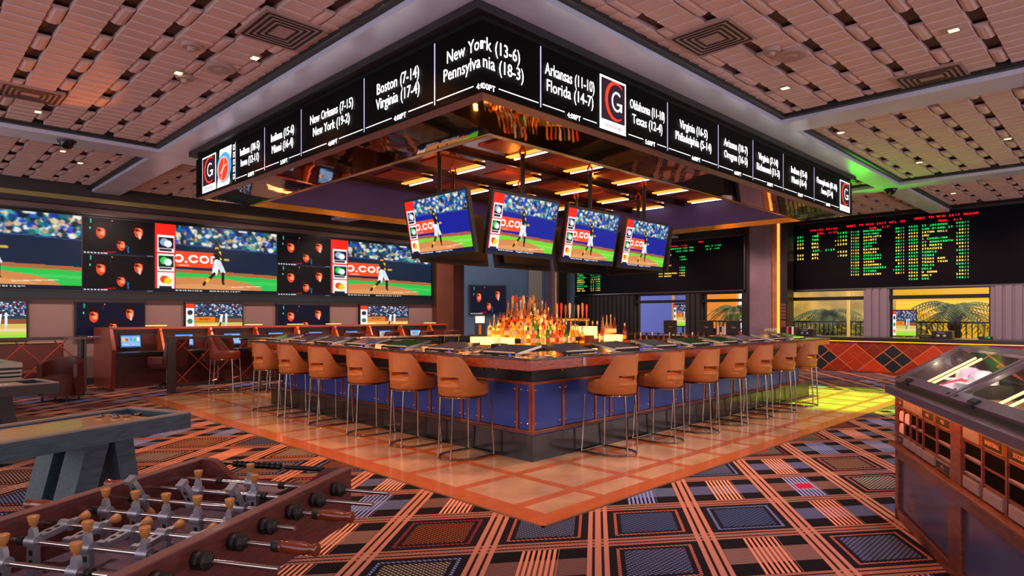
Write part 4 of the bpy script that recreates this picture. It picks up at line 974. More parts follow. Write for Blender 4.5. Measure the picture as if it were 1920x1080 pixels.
# ------------------------------------------------------------------ bar stools
def shell(mb, a=.255, bb=.24, bf=.37, top=1.10, seat=.80, bot=.675, slot=True, th=.028):
    NT = 44; T0 = R(128); L = [.675, .69, .73, .785, .885, .90, .98, 1.05, 1.085, 1.10]
    def topz(t):
        d = abs(math.degrees(t))
        if d < 46: return top
        x = min(1, (d - 46) / 66); return top - (top - seat) * (x * x * (3 - 2 * x)) 
    def P(t, z, off):
        b = bb if abs(t) < PI / 2 else bf
        fl = 1 - .16 * max(0, (.80 - z) / .125) ** 2 if z < .80 else 1 + .05 * (z - .8) / .3
        return ((a * fl - off) * math.sin(t), -(b * fl - off) * math.cos(t), z)
    ok = {}
    fr = [(l - .675) / (.425) for l in L]; rows = len(L)
    g0 = []; g1_ = []
    for i in range(NT + 1):
        t = -T0 + 2 * T0 * i / NT; tz = topz(t); k_ = tz - bot
        g0.append([P(t, bot + f_ * k_, 0) for f_ in fr]); g1_.append([P(t, bot + f_ * k_, th) for f_ in fr])
    vs = [p for c in g0 for p in c]; n0 = len(vs); vs += [p for c in g1_ for p in c]
    def has(i, j):
        if i < 0 or i >= NT or j < 0 or j >= rows - 1: return False
        tm_ = abs(math.degrees(-T0 + 2 * T0 * (i + .5) / NT)); return not (slot and tm_ < 44 and j == 3)
    fs = []
    for i in range(NT):
        for j in range(rows - 1):
            if not has(i, j): continue
            A, B, C_, D = i*rows+j, (i+1)*rows+j, (i+1)*rows+j+1, i*rows+j+1
            fs.append((A, B, C_, D)); fs.append((A+n0, D+n0, C_+n0, B+n0))
            if not has(i-1, j): fs.append((A, D, D+n0, A+n0))
            if not has(i+1, j): fs.append((B, B+n0, C_+n0, C_))
            if not has(i, j-1): fs.append((A, A+n0, B+n0, B))
            if not has(i, j+1): fs.append((D, C_, C_+n0, D+n0))
    mb.add(vs, fs)
def superd(rx, rf, rb, n=32, p=2.4):
    out = []
    for i in range(n):
        w = 2 * PI * i / n; c, s_ = math.cos(w), math.sin(w); r_ = rf if s_ > 0 else rb
        out.append((rx * abs(c) ** (2 / p) * (1 if c > 0 else -1), r_ * abs(s_) ** (2 / p) * (1 if s_ > 0 else -1)))
    return out
def stool(label, leather, group, name='bar_stool'):
    t = thing(name, label, 'stool', (0, 0, 0), 0, group)
    mb = MB(); shell(mb); mb.build('backrest', leather, t, smooth=50)
    mb = MB(); vs = []; fs = []; prof = [(.90, .672), (.99, .69), (1.0, .755), (.985, .80), (.92, .825), (.6, .835), (0.02, .835)]; n = 32
    for k_, z in prof: vs += [(x * k_, y * k_, z) for x, y in superd(.235, .345, .222)]
    for i in range(len(prof) - 1):
        for j in range(n): fs.append((i*n+j, i*n+(j+1) % n, (i+1)*n+(j+1) % n, (i+1)*n+j))
    fs.append(tuple(range(n - 1, -1, -1))); fs.append(tuple(range((len(prof)-1)*n, len(prof)*n)))
    mb.add(vs, fs); mb.build('seat', leather, t, smooth=50)
    rim = MB(); rim.tube([(x * .93, y * .93, .664) for x, y in superd(.235, .345, .222)], .009, 8, closed=True); rim.build('seat_rim', CHROME, t, smooth=True)
    base = [(-.225, .315, .012)] + [(-.225, .02, .012)] + [(.225 * math.sin(w), .02 - .27 * math.cos(w), .012) for w in [R(a_) for a_ in range(-80, 81, 16)]] + [(.225, .02, .012), (.225, .315, .012)]
    MB().tube(base, .011, 8).tube([(-.225, .315, .012), (.225, .315, .012)], .011, 8).build('floor_loop', CHROME, t, smooth=True)
    for (x, y, x2, y2) in ((-.225, .30, -.2, .27), (.225, .30, .2, .27), (-.1, -.225, -.1, -.19), (.12, -.22, .12, -.185)):
        MB().tube([(x, y, .012), (x2, y2, .664)], .0105, 8).build('leg', CHROME, t, smooth=True)
    MB().tube([(-.22, .30, .30), (.22, .30, .30)], .01, 8).build('footrest', CHROME, t, smooth=True)
    return t
G1 = 'bar stools along the left side of the bar'; G2 = 'bar stools along the right side of the bar'
LV = [5.34, 6.27, 7.25, 8.3, 9.28, 10.22]; RU = [5.85, 6.86, 7.76, 8.6, 9.46, 10.36, 11.3]
s0 = None
for i, v in enumerate(LV):
    lb = 'tan leather bar stool on the left side of the bar, %s from the near corner' % ORD[i]
    rz = -PI / 2 + [-.04, .03, -.02, .05, 0, -.03][i]
    if s0 is None: s0 = stool(lb, LEATHER, G1); s0.location = (4.5, v, .006); s0.rotation_euler = (0, 0, rz)
    else: dup(s0, (4.5, v, .006), rz, lb)
for i, u in enumerate(RU):
    dup(s0, (u, 4.24, .006), [.05, 0, -.03, .04, 0, .02, -.02][i], 'tan leather bar stool on the right side of the bar, %s from the near corner' % ORD[i], G2)
# ------------------------------------------------------------------ game machines and clutter on the bar top
ZT_ = 1.125
GMS = mat('game_screen_glass', '3c4054', .12, emit=.05, ecol='505878'); GMG = mat('game_screen_green', '1c3020', .08, emit=.14, ecol='386838')
BTN = mat('game_buttons', 'c8c4bc', .4)
def ticketmesh(cols, n, seed, L=.3):
    rg = random.Random(seed); mb = MB()
    for i in range(n):
        a = rg.uniform(-1, 1); x, y = rg.uniform(-L / 2, L / 2), rg.uniform(-.06, .06)
        mb.box((-.07, -.022, .001 + i * .0016), (.07, .022, .0022 + i * .0016), i % len(cols), TR(x, y, 0, rz=a))
    return mb
TC = [mat('card_' + c, c, .6) for c in ('e8e0d4', 'd83020', 'f0c030', '2848c8', 'e8a060', 'f4f0ea')]
gm = None
def machine(i, side, p, green=False):
    global gm
    lb = '%s game screen set in the %s bar top, %s from near corner' % ('greenish' if green else 'dark blue', 'left' if side == 'L' else 'right', ORD[i])
    if side == 'L': loc, rz = (CO[0] + .33, p, ZT_), -PI / 2
    else: loc, rz = (p, CO[2] + .33, ZT_), 0
    t = thing('bar_game_machine', lb, 'game machine', loc, rz, 'game machines set in the bar top')
    M = TR(0, -.17, .012, rx=R(11))
    MB().box((-.27, 0, -.01), (.27, .40, .012), M=M).build('bezel', DARK, t, bevel=.004)
    MB().box((-.235, .07, .0125), (.235, .375, .015), M=M).build('screen', GMG if green else GMS, t)
    mb = MB()
    for k_ in range(10): mb.box((-.235 + k_ * .048, .018, .0125), (-.2 + k_ * .048, .045, .02), M=M)
    mb.build('buttons', BTN, t)
    MB().box((-.28, -.005, -.012), (-.262, .41, .016), M=M).build('side_rail', CHROME, t); MB().box((.262, -.005, -.012), (.28, .41, .016), M=M).build('side_rail', CHROME, t)
    MB().box((.2, -.03, 0), (.235, -.015, .012), M=M).build('coin_slot', mat('blue_light', '3050ff', .4, emit=.4), t)
LM = [4.95, 5.95, 6.9, 7.85, 8.75, 9.6, 10.45]; RM = [5.55, 6.45, 7.35, 8.25, 9.15, 10.05, 10.95, 11.8]
for i, p in enumerate(LM): machine(i, 'L', p, i == 2)
for i, p in enumerate(RM): machine(i, 'R', p, i in (3, 4))
for i, p in enumerate([5.45, 6.42, 7.38, 8.3, 9.18, 10.0]):
    for q, dx_ in enumerate((.10, .42)):
        t = ticketmesh(TC, 6, i * 7 + q, .22).build('card_pile', TC, None); t.location = (CO[0] + dx_, p, ZT_); t.rotation_euler = (0, 0, .6 * i)
        tag(t, 'coloured card pile on left bar top, %s edge, %s gap from near corner' % (['outer', 'inner'][q], ORD[i]), 'cards', 'card piles on the bar top')
for i, p in enumerate([4.95, 6.0, 6.9, 7.8, 8.7, 9.6, 10.5, 11.4]):
    for q, dy_ in enumerate((.10, .42)):
        t = ticketmesh(TC, 6, i * 5 + q + 50, .22).build('card_pile', TC, None); t.location = (p, CO[2] + dy_, ZT_); t.rotation_euler = (0, 0, .5 * i)
        tag(t, 'coloured card pile on right bar top, %s edge, %s gap from near corner' % (['outer', 'inner'][q], ORD[i]), 'cards', 'card piles on the bar top')
# stacked tumblers and glass racks on the inner edge of the bar
GL1 = mat('bar_glass', 'f0e4d4', .05, trans=.85, spec=.8); BLKG = mat('black_glass', '100c0c', .1)
def glass_proto(name, prof, m_): 
    me = MB().lathe(prof, 12, cap=False).build(name, m_, None, smooth=True); md = me.data; bpy.data.objects.remove(me); return md
gA = glass_proto('tumbler', [(.0, .004), (.028, .0), (.034, .11), (.031, .11), (.026, .012), (0, .012)], GL1)
gB = glass_proto('pint_glass', [(.0, .004), (.03, .0), (.042, .16), (.039, .16), (.028, .012), (0, .012)], GL1)
gC = glass_proto('black_cup', [(.0, .004), (.035, .0), (.045, .15), (.042, .15), (.032, .012), (0, .012)], BLKG)
gD = glass_proto('stemmed_glass', [(.03, 0), (.03, .004), (.005, .01), (.005, .07), (.03, .1), (.036, .15), (.03, .19), (.028, .19), (.033, .15), (.0, .08)], GL1)
def put_glass(md, nm, u, v, z, label, cat, group):
    o = bpy.data.objects.new(nm, md); COL.objects.link(o); o.location = (u, v, z); tag(o, label, cat, group)
n_ = 0
for i in range(8):
    for j in range(3):
        put_glass(gA, 'tumbler', 5.45 + .09 * j, 6.5 + .105 * i, 1.03, 'short clear tumbler in the left glass rack, %s row, %s along' % (ORD[j], ORD[i]), 'glass', 'tumblers in the left glass rack')
tag(MB().box((5.38, 6.42, .98), (5.70, 7.32, 1.028)).build('glass_rack', BLK), 'black rubber rack under the tumblers on the left inner ledge', 'rack')
for i in range(6):
    for j in range(2):
        put_glass(gB, 'pint_glass', 5.5 + .1 * j, 5.72 + .11 * i, .985, 'tall clear pint glass on left inner ledge, %s row, %s along' % (ORD[j], ORD[i]), 'glass', 'pint glasses on the left inner ledge')
tag(MB().box((5.42, 5.64, .901), (5.68, 6.38, .985)).build('glass_rack', NICKEL), 'steel riser under the pint glasses on the left inner ledge', 'rack')
put_glass(gC, 'black_cup', 5.36, 6.75, 1.126, 'black plastic cup on the left bar top, nearer one', 'cup', None); put_glass(gC, 'black_cup', 5.30, 6.38, 1.126, 'black cup beside the pint glasses on the left bar top', 'cup', None)
for i in range(9):
    for j in range(2):
        put_glass(gB, 'pint_glass', 10.2 + .12 * i, 5.22 + .11 * j, 1.0, 'pint glass in the right rack, %s row, %s along' % (ORD[j], ORD[i]), 'glass', 'pint glasses in the right rack')
tag(MB().box((10.1, 5.13, .901), (11.3, 5.42, 1.0)).build('glass_rack', NICKEL), 'steel riser under the pint glasses at the right inner ledge', 'rack')
for i in range(5): put_glass(gD, 'stemmed_glass', 11.55 + .11 * i, 5.0, 1.126, 'stemmed glass at the far right of the bar top, %s of five' % ORD[i], 'glass', 'stemmed glasses on the right bar top')
def caddy(u, v, c, label, rz=0):
    t = thing('napkin_caddy', label, 'caddy', (u, v, ZT_), rz)
    MB().box((-.08, -.06, 0), (.08, .06, .01)).box((-.08, -.06, 0), (-.07, .06, .09)).box((.07, -.06, 0), (.08, .06, .09)).box((-.08, .05, 0), (.08, .06, .09)).build('tray', BLK, t)
    MB().box((-.068, -.055, .012), (.068, .045, .075)).build('napkins', mat('nap' + c, c, .8), t)
    mb = MB()
    for i in range(4): mb.tube([(-.04 + i * .02, .02, .02), (-.05 + i * .03, .03, .16)], .004, 5)
    mb.build('straws', mat('straw_red', 'c02820', .4), t)
caddy(5.25, 5.5, 'e8dcc8', 'napkin caddy on the left bar top near the corner'); caddy(6.05, 5.05, 'd8c8b0', 'napkin caddy on the right bar top near the corner'); caddy(8.75, 5.0, 'e8c8a0', 'napkin caddy on the middle of the right bar top')
caddy(5.2, 8.3, 'e8d8b8', 'napkin caddy on the far part of the left bar top', 1.57); caddy(10.6, 5.0, 'e8d8b8', 'napkin caddy towards the far end of the right bar top')
for i, (u, v, c, lb) in enumerate(((5.5, 7.9, '3c2c24', 'dark brown round topped dispenser on the left inner ledge'), (6.5, 5.45, 'b8a088', 'steel garnish box on the inner ledge near the corner'), (7.5, 5.5, '587848', 'green plastic bin on the right inner ledge'), (8.3, 5.5, '587848', 'second green plastic bin on the right inner ledge'), (9.4, 5.5, 'a08058', 'tan straw box on the right inner ledge'))):
    t = thing('storage_bin', lb, 'box', (u, v, .901)); w = .28 if i else .2
    MB().box((-w, -.13, 0), (w, .13, .15 if i else .28)).build('bin', mat('bin' + c, c, .4), t, bevel=.02 if i else .06)
    MB().box((-w + .03, -.1, .15 if i else .28), (w - .03, .1, .165 if i else .29)).build('lid', NICKEL, t)

# ------------------------------------------------------------------ lit liquor island
isl = thing('liquor_island', 'stepped liquor island with amber glowing shelves in the middle of the bar', 'display', (0, 0, 0))
MB().box((6.9, 6.85, 0), (10.1, 7.95, 1.04)).build('cabinet', mat('dark_wood_cabinet', '3c2418', .4, noise=.3, nscale=3), isl)
MB().box((6.86, 6.8, 1.04), (10.15, 8.0, 1.08)).build('cabinet_top', mat('amber_edge', 'c07020', .3, .3), isl)
MB().box((7.0, 6.95, 1.08), (8.3, 7.75, 1.20)).box((7.2, 7.13, 1.20), (8.3, 7.7, 1.32)).box((7.4, 7.31, 1.32), (8.25, 7.65, 1.44)).box((9.2, 6.9, 1.08), (9.75, 7.4, 1.20)).box((8.62, 6.95, 1.08), (9.05, 7.2, 1.36)).build('lit_step', WARMLIT, isl)
MB().box((7.5, 7.5, 1.44), (8.1, 7.64, 1.52)).build('top_step', DARK, isl)
AMB = [mat('liquor_' + c, c, .06, trans=.75, spec=.6) for c in ('f08c20', 'e8b040', 'c8501c', 'f4e0a0', 'b03010', '3c7830', 'f0f0e0', '8c3c10')]
LABL = [mat('bottle_label_' + c, c, .7) for c in ('e8d0a0', '2c1c14', 'b85020', 'd8a830', 'f0e0c0')]
CAPM = [mat('bottle_cap_' + c, c, .3, .4) for c in ('1c1410', 'c8a850', '7c3018', 'c8c0b0')]
PROF = [[(.036, 0), (.038, .01), (.038, .17), (.03, .205), (.014, .23), (.013, .29)], [(.042, 0), (.044, .01), (.044, .13), (.036, .17), (.015, .19), (.014, .25)], [(.033, 0), (.035, .01), (.036, .15), (.02, .21), (.013, .25), (.012, .33)], [(.045, 0), (.048, .02), (.04, .12), (.016, .17), (.015, .22)]]
PB = []
for p in PROF:
    a = MB().lathe(p, 12).build('glass', AMB[0], None, smooth=True); b = MB().lathe([(p[1][0] + .0015, .04), (p[1][0] + .0015, .11)], 12, cap=False).build('label', LABL[0], None); top = p[-1][1]
    c = MB().lathe([(p[-1][0] + .002, top - .01), (p[-1][0] + .002, top + .03), (.006, top + .05)], 10).build('cap', CAPM[0], None); PB.append((a.data, b.data, c.data))
    for q in (a, b, c): bpy.data.objects.remove(q)
CN = ['amber', 'golden', 'copper red', 'pale', 'dark red', 'green', 'clear', 'brown']; SN = ['tall round', 'square shouldered', 'slender long necked', 'squat']
BK = random.Random(12); MC = {}
def bottle(u, v, z, where, k_=None, c=None):
    s_ = BK.randrange(4) if k_ is None else k_; c = BK.choice([0, 0, 0, 1, 1, 1, 2, 3, 3, 4, 5, 6, 7]) if c is None else c; l = BK.randrange(5); cp = BK.randrange(4)
    t = thing('liquor_bottle', '%s %s bottle on %s' % (SN[s_], CN[c], where), 'bottle', (u, v, z), BK.uniform(0, 6), 'liquor bottles on the lit island')
    for md, mt, nm in ((PB[s_][0], AMB[c], 'glass'), (PB[s_][1], LABL[l], 'label'), (PB[s_][2], CAPM[cp], 'cap')):
        key = (md.name, mt.name)
        if key not in MC: m2 = md.copy(); m2.materials.clear(); m2.materials.append(mt); MC[key] = m2
        o = bpy.data.objects.new(nm, MC[key]); COL.objects.link(o); o.parent = t
for i in range(15): bottle(7.06 + i * .084, 7.04, 1.20, 'lowest lit step facing right, %s from left' % ORD[i])
for i in range(6): bottle(7.1, 7.16 + i * .1, 1.20, 'lowest lit step facing left, %s from near corner' % ORD[i])
for i in range(12): bottle(7.27 + i * .086, 7.22, 1.32, 'middle lit step facing right, %s from left' % ORD[i])
for i in range(4): bottle(7.3, 7.33 + i * .1, 1.32, 'middle lit step facing left, %s from near corner' % ORD[i])
for i in range(9): bottle(7.46 + i * .088, 7.39, 1.44, 'top lit step facing right, %s from left' % ORD[i], 2)
for i in range(2): bottle(7.45, 7.49 + i * .1, 1.44, 'top lit step facing left, %s from near corner' % ORD[i], 2)
for i in range(11): bottle(6.96 + i * .115, 6.88, 1.08, 'island front edge below lit steps, %s from left' % ORD[i])
for i in range(4): bottle(9.12 - .0 + .02 * i, 6.9 + .12 * i, 1.08, 'island between two lit boxes, %s from front' % ORD[i], 2, 7)
for i in range(5): bottle(8.32 + .06 * i, 6.9 + .1 * (i % 2), 1.08, 'island left of tall lit box, %s from left' % ORD[i], None, 1)
for i in range(4): bottle(9.28 + .12 * i, 7.0, 1.20, 'small right lit box, %s from left' % ORD[i], 2, [1, 3, 1, 2][i])
for i in range(3): bottle(9.85 + .07 * i, 6.92 + .05 * i, 1.08, 'island right corner, %s from left' % ORD[i], 0, 2)
TH = [mat('tap_handle_' + c, c, .35) for c in ('d8782c', 'c8281c', '8c4c28', 'e8c8a0', '2c3444', 'c8a088')]
def taps(u, v, n, ang, label, z, hb):
    t = thing('beer_tap_tower', label, 'beer tap', (u, v, z), ang); L = n * .085
    MB().tube([(-L / 2, 0, hb), (L / 2, 0, hb)], .028, 12).tube([(-L / 2 + .05, 0, 0), (-L / 2 + .05, 0, hb)], .02, 8).tube([(L / 2 - .05, 0, 0), (L / 2 - .05, 0, hb)], .02, 8).build('manifold', BRASS, t, smooth=True)
    for i in range(n):
        x = -L / 2 + .04 + i * .085; dz = .02 * math.sin(i * 2.3)
        MB().tube([(x, 0, hb), (x, -.06, hb - .01), (x, -.07, hb - .06)], .009, 6).build('spout', CHROME, t)
        MB().lathe([(.008, 0), (.012, .03), (.02, .12), (.026, .22 + dz), (.018, .26 + dz), (.004, .27 + dz)], 10, (x, 0, hb + .025)).build('handle', TH[i % 6], t, smooth=True)
taps(7.8, 7.57, 7, .0, 'beer tap tower with orange and red handles rising above the left bottles', 1.52, .07)
taps(8.95, 7.45, 8, -.45, 'beer tap tower with eight pale wooden handles behind the tall lit box', 1.08, .4)
t = thing('menu_holder', 'black upright menu holder with a white lit card at the left end of the island', 'sign', (7.06, 7.86, 1.201), -.8)
MB().box((-.09, -.02, 0), (.09, .03, .36)).build('stand', BLK, t); MB().box((-.075, -.024, .23), (.075, -.02, .34)).build('card', mat('white_card', 'fff8e0', .5, emit=.8), t); MB().box((-.02, -.024, .04), (.02, -.02, .2)).build('list', mat('brown_list', '8c5c30', .6), t)
tag(MB().box((6.92, 7.77, 1.081), (7.2, 7.95, 1.2)).build('light_box', WARMLIT), 'small glowing light box under the menu holder', 'light')
t = thing('wooden_caddy', 'stepped brown wooden caddy in front of the tall lit box', 'box', (8.78, 6.84, 1.08), 0)
MB().box((-.14, -.03, 0), (.14, .09, .07)).box((-.14, -.03, .07), (.0, .09, .13)).build('body', mat('caddy_wood', '7c4020', .5), t)
point((7.6, 6.7, 1.7), 'ffa030', 16, .03); point((6.6, 7.7, 1.7), 'ffa030', 16, .03); point((8.9, 6.6, 1.6), 'ffa030', 10, .03)
# point of sale terminals
def pos(u, v, rz, label, s_=1):
    t = thing('pos_terminal', label, 'terminal', (u, v, .901), rz)
    MB().box((-.15, -.1, 0), (.15, .12, .05)).build('base', BLK, t); MB().tube([(0, .02, .05), (0, .04, .3)], .03, 8).build('stem', BLK, t)
    M = TR(0, 0, .28, rx=R(15)); MB().box((-.19 * s_, -.03, 0), (.19 * s_, .02, .28), M=M).build('monitor', FR, t, bevel=.01); MB().box((-.17 * s_, -.034, .02), (.17 * s_, -.031, .26), M=M).build('display', mat('pos_display', '10141c', .1), t)
    mb = MB(); mb.box((-.04, .021, .12), (.04, .024, .15), M=M); mb.build('badge', NICKEL, t)
for i, (u, v, z_) in enumerate(((11.75, 7.1, 'left'), (11.8, 6.3, 'middle'), (11.85, 5.75, 'right'))):
    pos(u, v, PI / 2 + .6, 'black sales terminal on the far side of the bar, %s one of the three' % z_, .72)
for i in range(16):
    u = 10.3 + .09 * i; bottle(u, 7.0 - .12 * i * .6, .96, 'shelf right of island, %s from left' % ORD[i], 3, [2, 0, 1, 4, 2, 0, 1, 4, 5, 6, 0, 2, 1, 4, 0, 6][i])
t = thing('back_service_shelf', 'low steel shelf with small bottles right of the island', 'shelf', (0, 0, 0)); MB().prism([(10.2, 7.1), (11.75, 5.9), (11.9, 6.1), (10.4, 7.3)], .86, .96).build('top', NICKEL, t); MB().prism([(10.25, 7.1), (11.7, 5.97), (11.8, 6.1), (10.4, 7.25)], 0, .86).build('body', DARK, t)

# ------------------------------------------------------------------ lattice partitions
LATW = mat('partition_frame', '4c403c', .4, .3); LATX = mat('copper_lattice', 'b84c34', .35, .5)
def lattice(u0, u1, v, label, posts, h=1.13):
    t = thing('lattice_partition', label, 'partition', (u0, v, 0)); L = u1 - u0
    MB().box((0, -.03, h - .06), (L, .03, h)).box((0, -.02, .12), (L, .02, .17)).build('rails', LATW, t)
    for p in posts: MB().box((p - .07, -.06, 0), (p + .07, .06, h + .01)).build('post', LATW, t, bevel=.006)
    mb = MB(); d = .62; n = int(L / d) + 1; z0, z1 = .19, h - .07; H = z1 - z0
    def bar_(xa, za, xb, zb):
        # clip to 0..L
        if xa > xb: xa, za, xb, zb = xb, zb, xa, za
        if xb <= 0 or xa >= L: return
        if xa < 0: za += (zb - za) * (0 - xa) / (xb - xa); xa = 0
        if xb > L: zb = za + (zb - za) * (L - xa) / (xb - xa); xb = L
        mb.tube([(xa, 0, za), (xb, 0, zb)], .011, 6)
    k_ = -3
    while k_ * d < L + d:
        x = k_ * d + .1; bar_(x, z0, x + H * .95, z1); bar_(x, z1, x + H * .95, z0); k_ += 1
    mb.build('lattice_bars', LATX, t)
lattice(4.11, 7.6, 13.85, 'lattice screen with copper diagonal bars and a thick dark post beside the pub stools', (0, 3.4))
lattice(-.8, 2.87, 15.3, 'lattice screen with copper diagonal bars at the left edge behind the game tables', (3.67,))
# ------------------------------------------------------------------ race book game carrels
car = thing('game_carrel_row', 'long row of mahogany game carrels below the wall televisions', 'counter', (0, 0, 0))
mb = MB(); prof = [(15.0, 0), (14.92, .5), (14.85, .85), (15.1, 1.27), (15.5, 1.29), (16.45, 1.29), (16.45, 0)]
vs = [(3.3, y, z) for y, z in prof] + [(3.38, y, z) for y, z in prof]; n = len(prof)
mb.add(vs, [tuple(range(n)), tuple(range(2 * n - 1, n - 1, -1))] + [(i, n + i, n + (i + 1) % n, (i + 1) % n) for i in range(n)]); mb.build('end_panel', mat('polished_mahogany', '8c3422', .3, noise=.3, nscale=3, coat=.4), car, bevel=.012)
MB().box((3.38, 16.38, .7), (13.2, 16.46, 1.24)).box((3.38, 15.5, .0), (13.2, 16.38, .7)).build('back_panel', WOODRED, car)
MB().box((3.38, 16.3, 1.24), (13.2, 16.5, 1.29)).build('top_rail', mat('red_rail', '9c3c30', .3, coat=.3), car)
MB().box((3.38, 15.3, .70), (13.2, 16.37, .76)).build('desktop', BLK, car)
for i in range(8):
    u = 4.55 + i * 1.12
    MB().prism([(15.9, 0), (16.37, 0), (16.37, .5), (16.2, .5)], 0, .05, M=Matrix(((0, 0, 1, u), (1, 0, 0, 0), (0, 1, 0, .76), (0, 0, 0, 1)))).build('divider', mat('orange_divider', 'c8581c', .35), car)
for i in range(8):
    u = 3.95 + i * 1.12
    t = thing('carrel_monitor', 'small lit monitor in the game carrel row, %s from the wooden end panel' % ORD[i], 'monitor', (u, 16.1, .762), 0, 'monitors in the game carrels')
    M = TR(0, 0, .06, rx=R(-12)); MB().box((-.22, 0, 0), (.22, .04, .32), M=M).build('bezel', BLK, t)
    if i == 0: cmesh = screen_mesh('carrel_screen', blank_glow(40, 28, '3060b0', '88b0e0'), .4, .28)
    o = screen_obj(cmesh, SCRW, t); o.matrix_local = M @ TR(0, -.004, .02); MB().box((-.1, -.05, 0), (.1, .12, .06)).build('foot', BLK, t)
    t = thing('carrel_lamp', 'gold reading lamp bar over the game carrels, %s from the wooden end panel' % ORD[i], 'lamp', (u + .5, 16.2, 1.29), 0, 'lamp bars over the game carrels')
    MB().tube([(0, .15, 0), (0, .12, .03), (0, -.12, .035)], .008, 6).build('arm', CHROME, t); MB().box((-.22, -.16, .02), (.22, -.1, .045)).build('lamp_bar', mat('lamp_gold', 'e8c870', .4, emit=.8), t)
for i in range(4):
    area((5 + i * 2.6, 16.1, 1.7), (5 + i * 2.6, 15.4, .5), 'ff9050', 10, 1.5, .2)
ch0 = None
def swivel(label):
    t = thing('swivel_chair', label, 'chair', (0, 0, 0), 0, 'brown swivel chairs at the game carrels')
    mb = MB(); mb.box((-.28, -.26, .42), (.28, .28, .54)); mb.build('seat', LEATHB, t, bevel=.05)
    vs = []; fs = []; rows = [(.44, .30, -.28), (.7, .31, -.32), (.95, .29, -.36), (1.12, .24, -.40)]
    for z, w, y in rows:
        for x, dy in ((-1, .14), (-.6, .02), (0, 0), (.6, .02), (1, .14)): vs.append((x * w, y + dy, z))
    m0 = len(vs); vs += [(x, y - .09, z) for x, y, z in vs[:m0]]
    for i in range(3):
        for j in range(4): a = i * 5 + j; fs += [(a, a + 1, a + 6, a + 5), (a + m0, a + 5 + m0, a + 6 + m0, a + 1 + m0)]
    for i in range(3): a = i * 5; fs += [(a, a + 5, a + 5 + m0, a + m0), (a + 4, a + 4 + m0, a + 9 + m0, a + 9)]
    for j in range(4): fs += [(j, j + m0, j + 1 + m0, j + 1), (15 + j, 16 + j, 16 + j + m0, 15 + j + m0)]
    mb = MB().add(vs, fs); o = mb.build('backrest', LEATHB, t, smooth=60, bevel=.03)
    for s_ in (-1, 1): MB().box((s_ * .3 - .04, -.22, .5), (s_ * .3 + .04, .2, .68)).build('armrest', LEATHB, t, bevel=.03)
    MB().tube([(0, 0, .1), (0, 0, .42)], .035, 10).build('column', CHROME, t)
    mb = MB()
    for i in range(5): w = 2 * PI * i / 5; mb.tube([(0, 0, .1), (.3 * math.cos(w), .3 * math.sin(w), .06)], [.025, .015], 6).lathe([(.02, 0), (.03, .02), (.02, .045)], 8, (.3 * math.cos(w), .3 * math.sin(w), .0))
    mb.build('base', CHROME, t); return t
for i in range(8):
    loc = (4.35 + i * 1.12, 14.95 + (.15 if i % 2 else 0), 0); lb = 'brown leather swivel chair at the game carrels, %s from the wooden end panel' % ORD[i]; rz = [.5, -.2, .3, 0, -.3, .2, .1, -.1][i]
    if ch0 is None: ch0 = swivel(lb); ch0.location = loc; ch0.rotation_euler = (0, 0, rz)
    else: dup(ch0, loc, rz, lb)
# pub stools and tables by the lattice
G3 = 'pub stools by the lattice screen'
for (u, v, rz, lb) in ((4.9, 13.3, -2.3, 'brown leather pub stool turned right, beside the lattice post'), (5.85, 12.55, 1.0, 'brown leather pub stool turned left, between the lattice and the bar stools'), (6.25, 13.55, 2.7, 'red brown pub stool behind the round pub table with its front to the camera'), (7.7, 12.5, 1.5, 'brown pub stool beside the second pub table behind the bar'), (7.3, 13.5, 3.0, 'brown pub stool behind the second pub table')):
    c = dup(s0, (u, v, .006), rz, lb, G3)
    for k_ in c.children:
        if k_.name.startswith(('seat', 'backrest')) and not k_.name.startswith('seat_rim'): k_.data = k_.data.copy(); k_.data.materials[0] = mat('cognac_leather', '8c3c20', .4, noise=.12, nscale=3)
for i, (u, v) in enumerate(((5.6, 13.15), (6.95, 12.85))):
    t = thing('pub_table', ['tall round pub table by the lattice screen', 'second tall round pub table behind the far end of the bar'][i], 'table', (u, v, .006))
    MB().lathe([(.36, 1.04), (.37, 1.06), (.36, 1.08)], 28).build('tabletop', BLK, t); MB().tube([(0, 0, .03), (0, 0, 1.04)], .04, 12).build('pedestal', CHROME, t, smooth=True); MB().lathe([(.27, 0), (.25, .02), (.05, .05)], 24).build('base', CHROME, t, smooth=True)
# tub chair with nail heads, round side table, booth bench
t = thing('tub_chair', 'brown leather tub chair with brass nail heads beyond the far shuffleboard', 'chair', (2.3, 14.0, 0), 2.5)
mb = MB(); vs = []; fs = []; N = 20
for i in range(N + 1):
    w = R(-110 + 220 * i / N); 
    for r_, z in ((.34, .1), (.36, .8), (.28, .8), (.27, .4)): vs.append((r_ * math.sin(w), -r_ * math.cos(w), z * (1 if z < .5 else 1 - .08 * abs(w))))
for i in range(N):
    for j in range(4): fs.append((i*4+j, (i+1)*4+j, (i+1)*4+(j+1) % 4, i*4+(j+1) % 4))
mb.add(vs, fs + [(0, 1, 2, 3), (N*4+3, N*4+2, N*4+1, N*4)]); mb.build('backrest', LEATHB, t, smooth=50)
MB().lathe([(.27, .1), (.28, .42), (.2, .47)], 20).build('seat', LEATHB, t, smooth=50); mb = MB()
for i in range(10): mb.lathe([(.012, 0), (.004, .008)], 6, M=TR(.32, .1, .15 + i * .06, ry=R(90)))
mb.build('nail_heads', BRASS, t)
for a in (-.2, .2):
    for b in (-.2, .2): MB().tube([(a, b, 0), (a, b, .1)], .02, 6).build('leg', BLK, t)
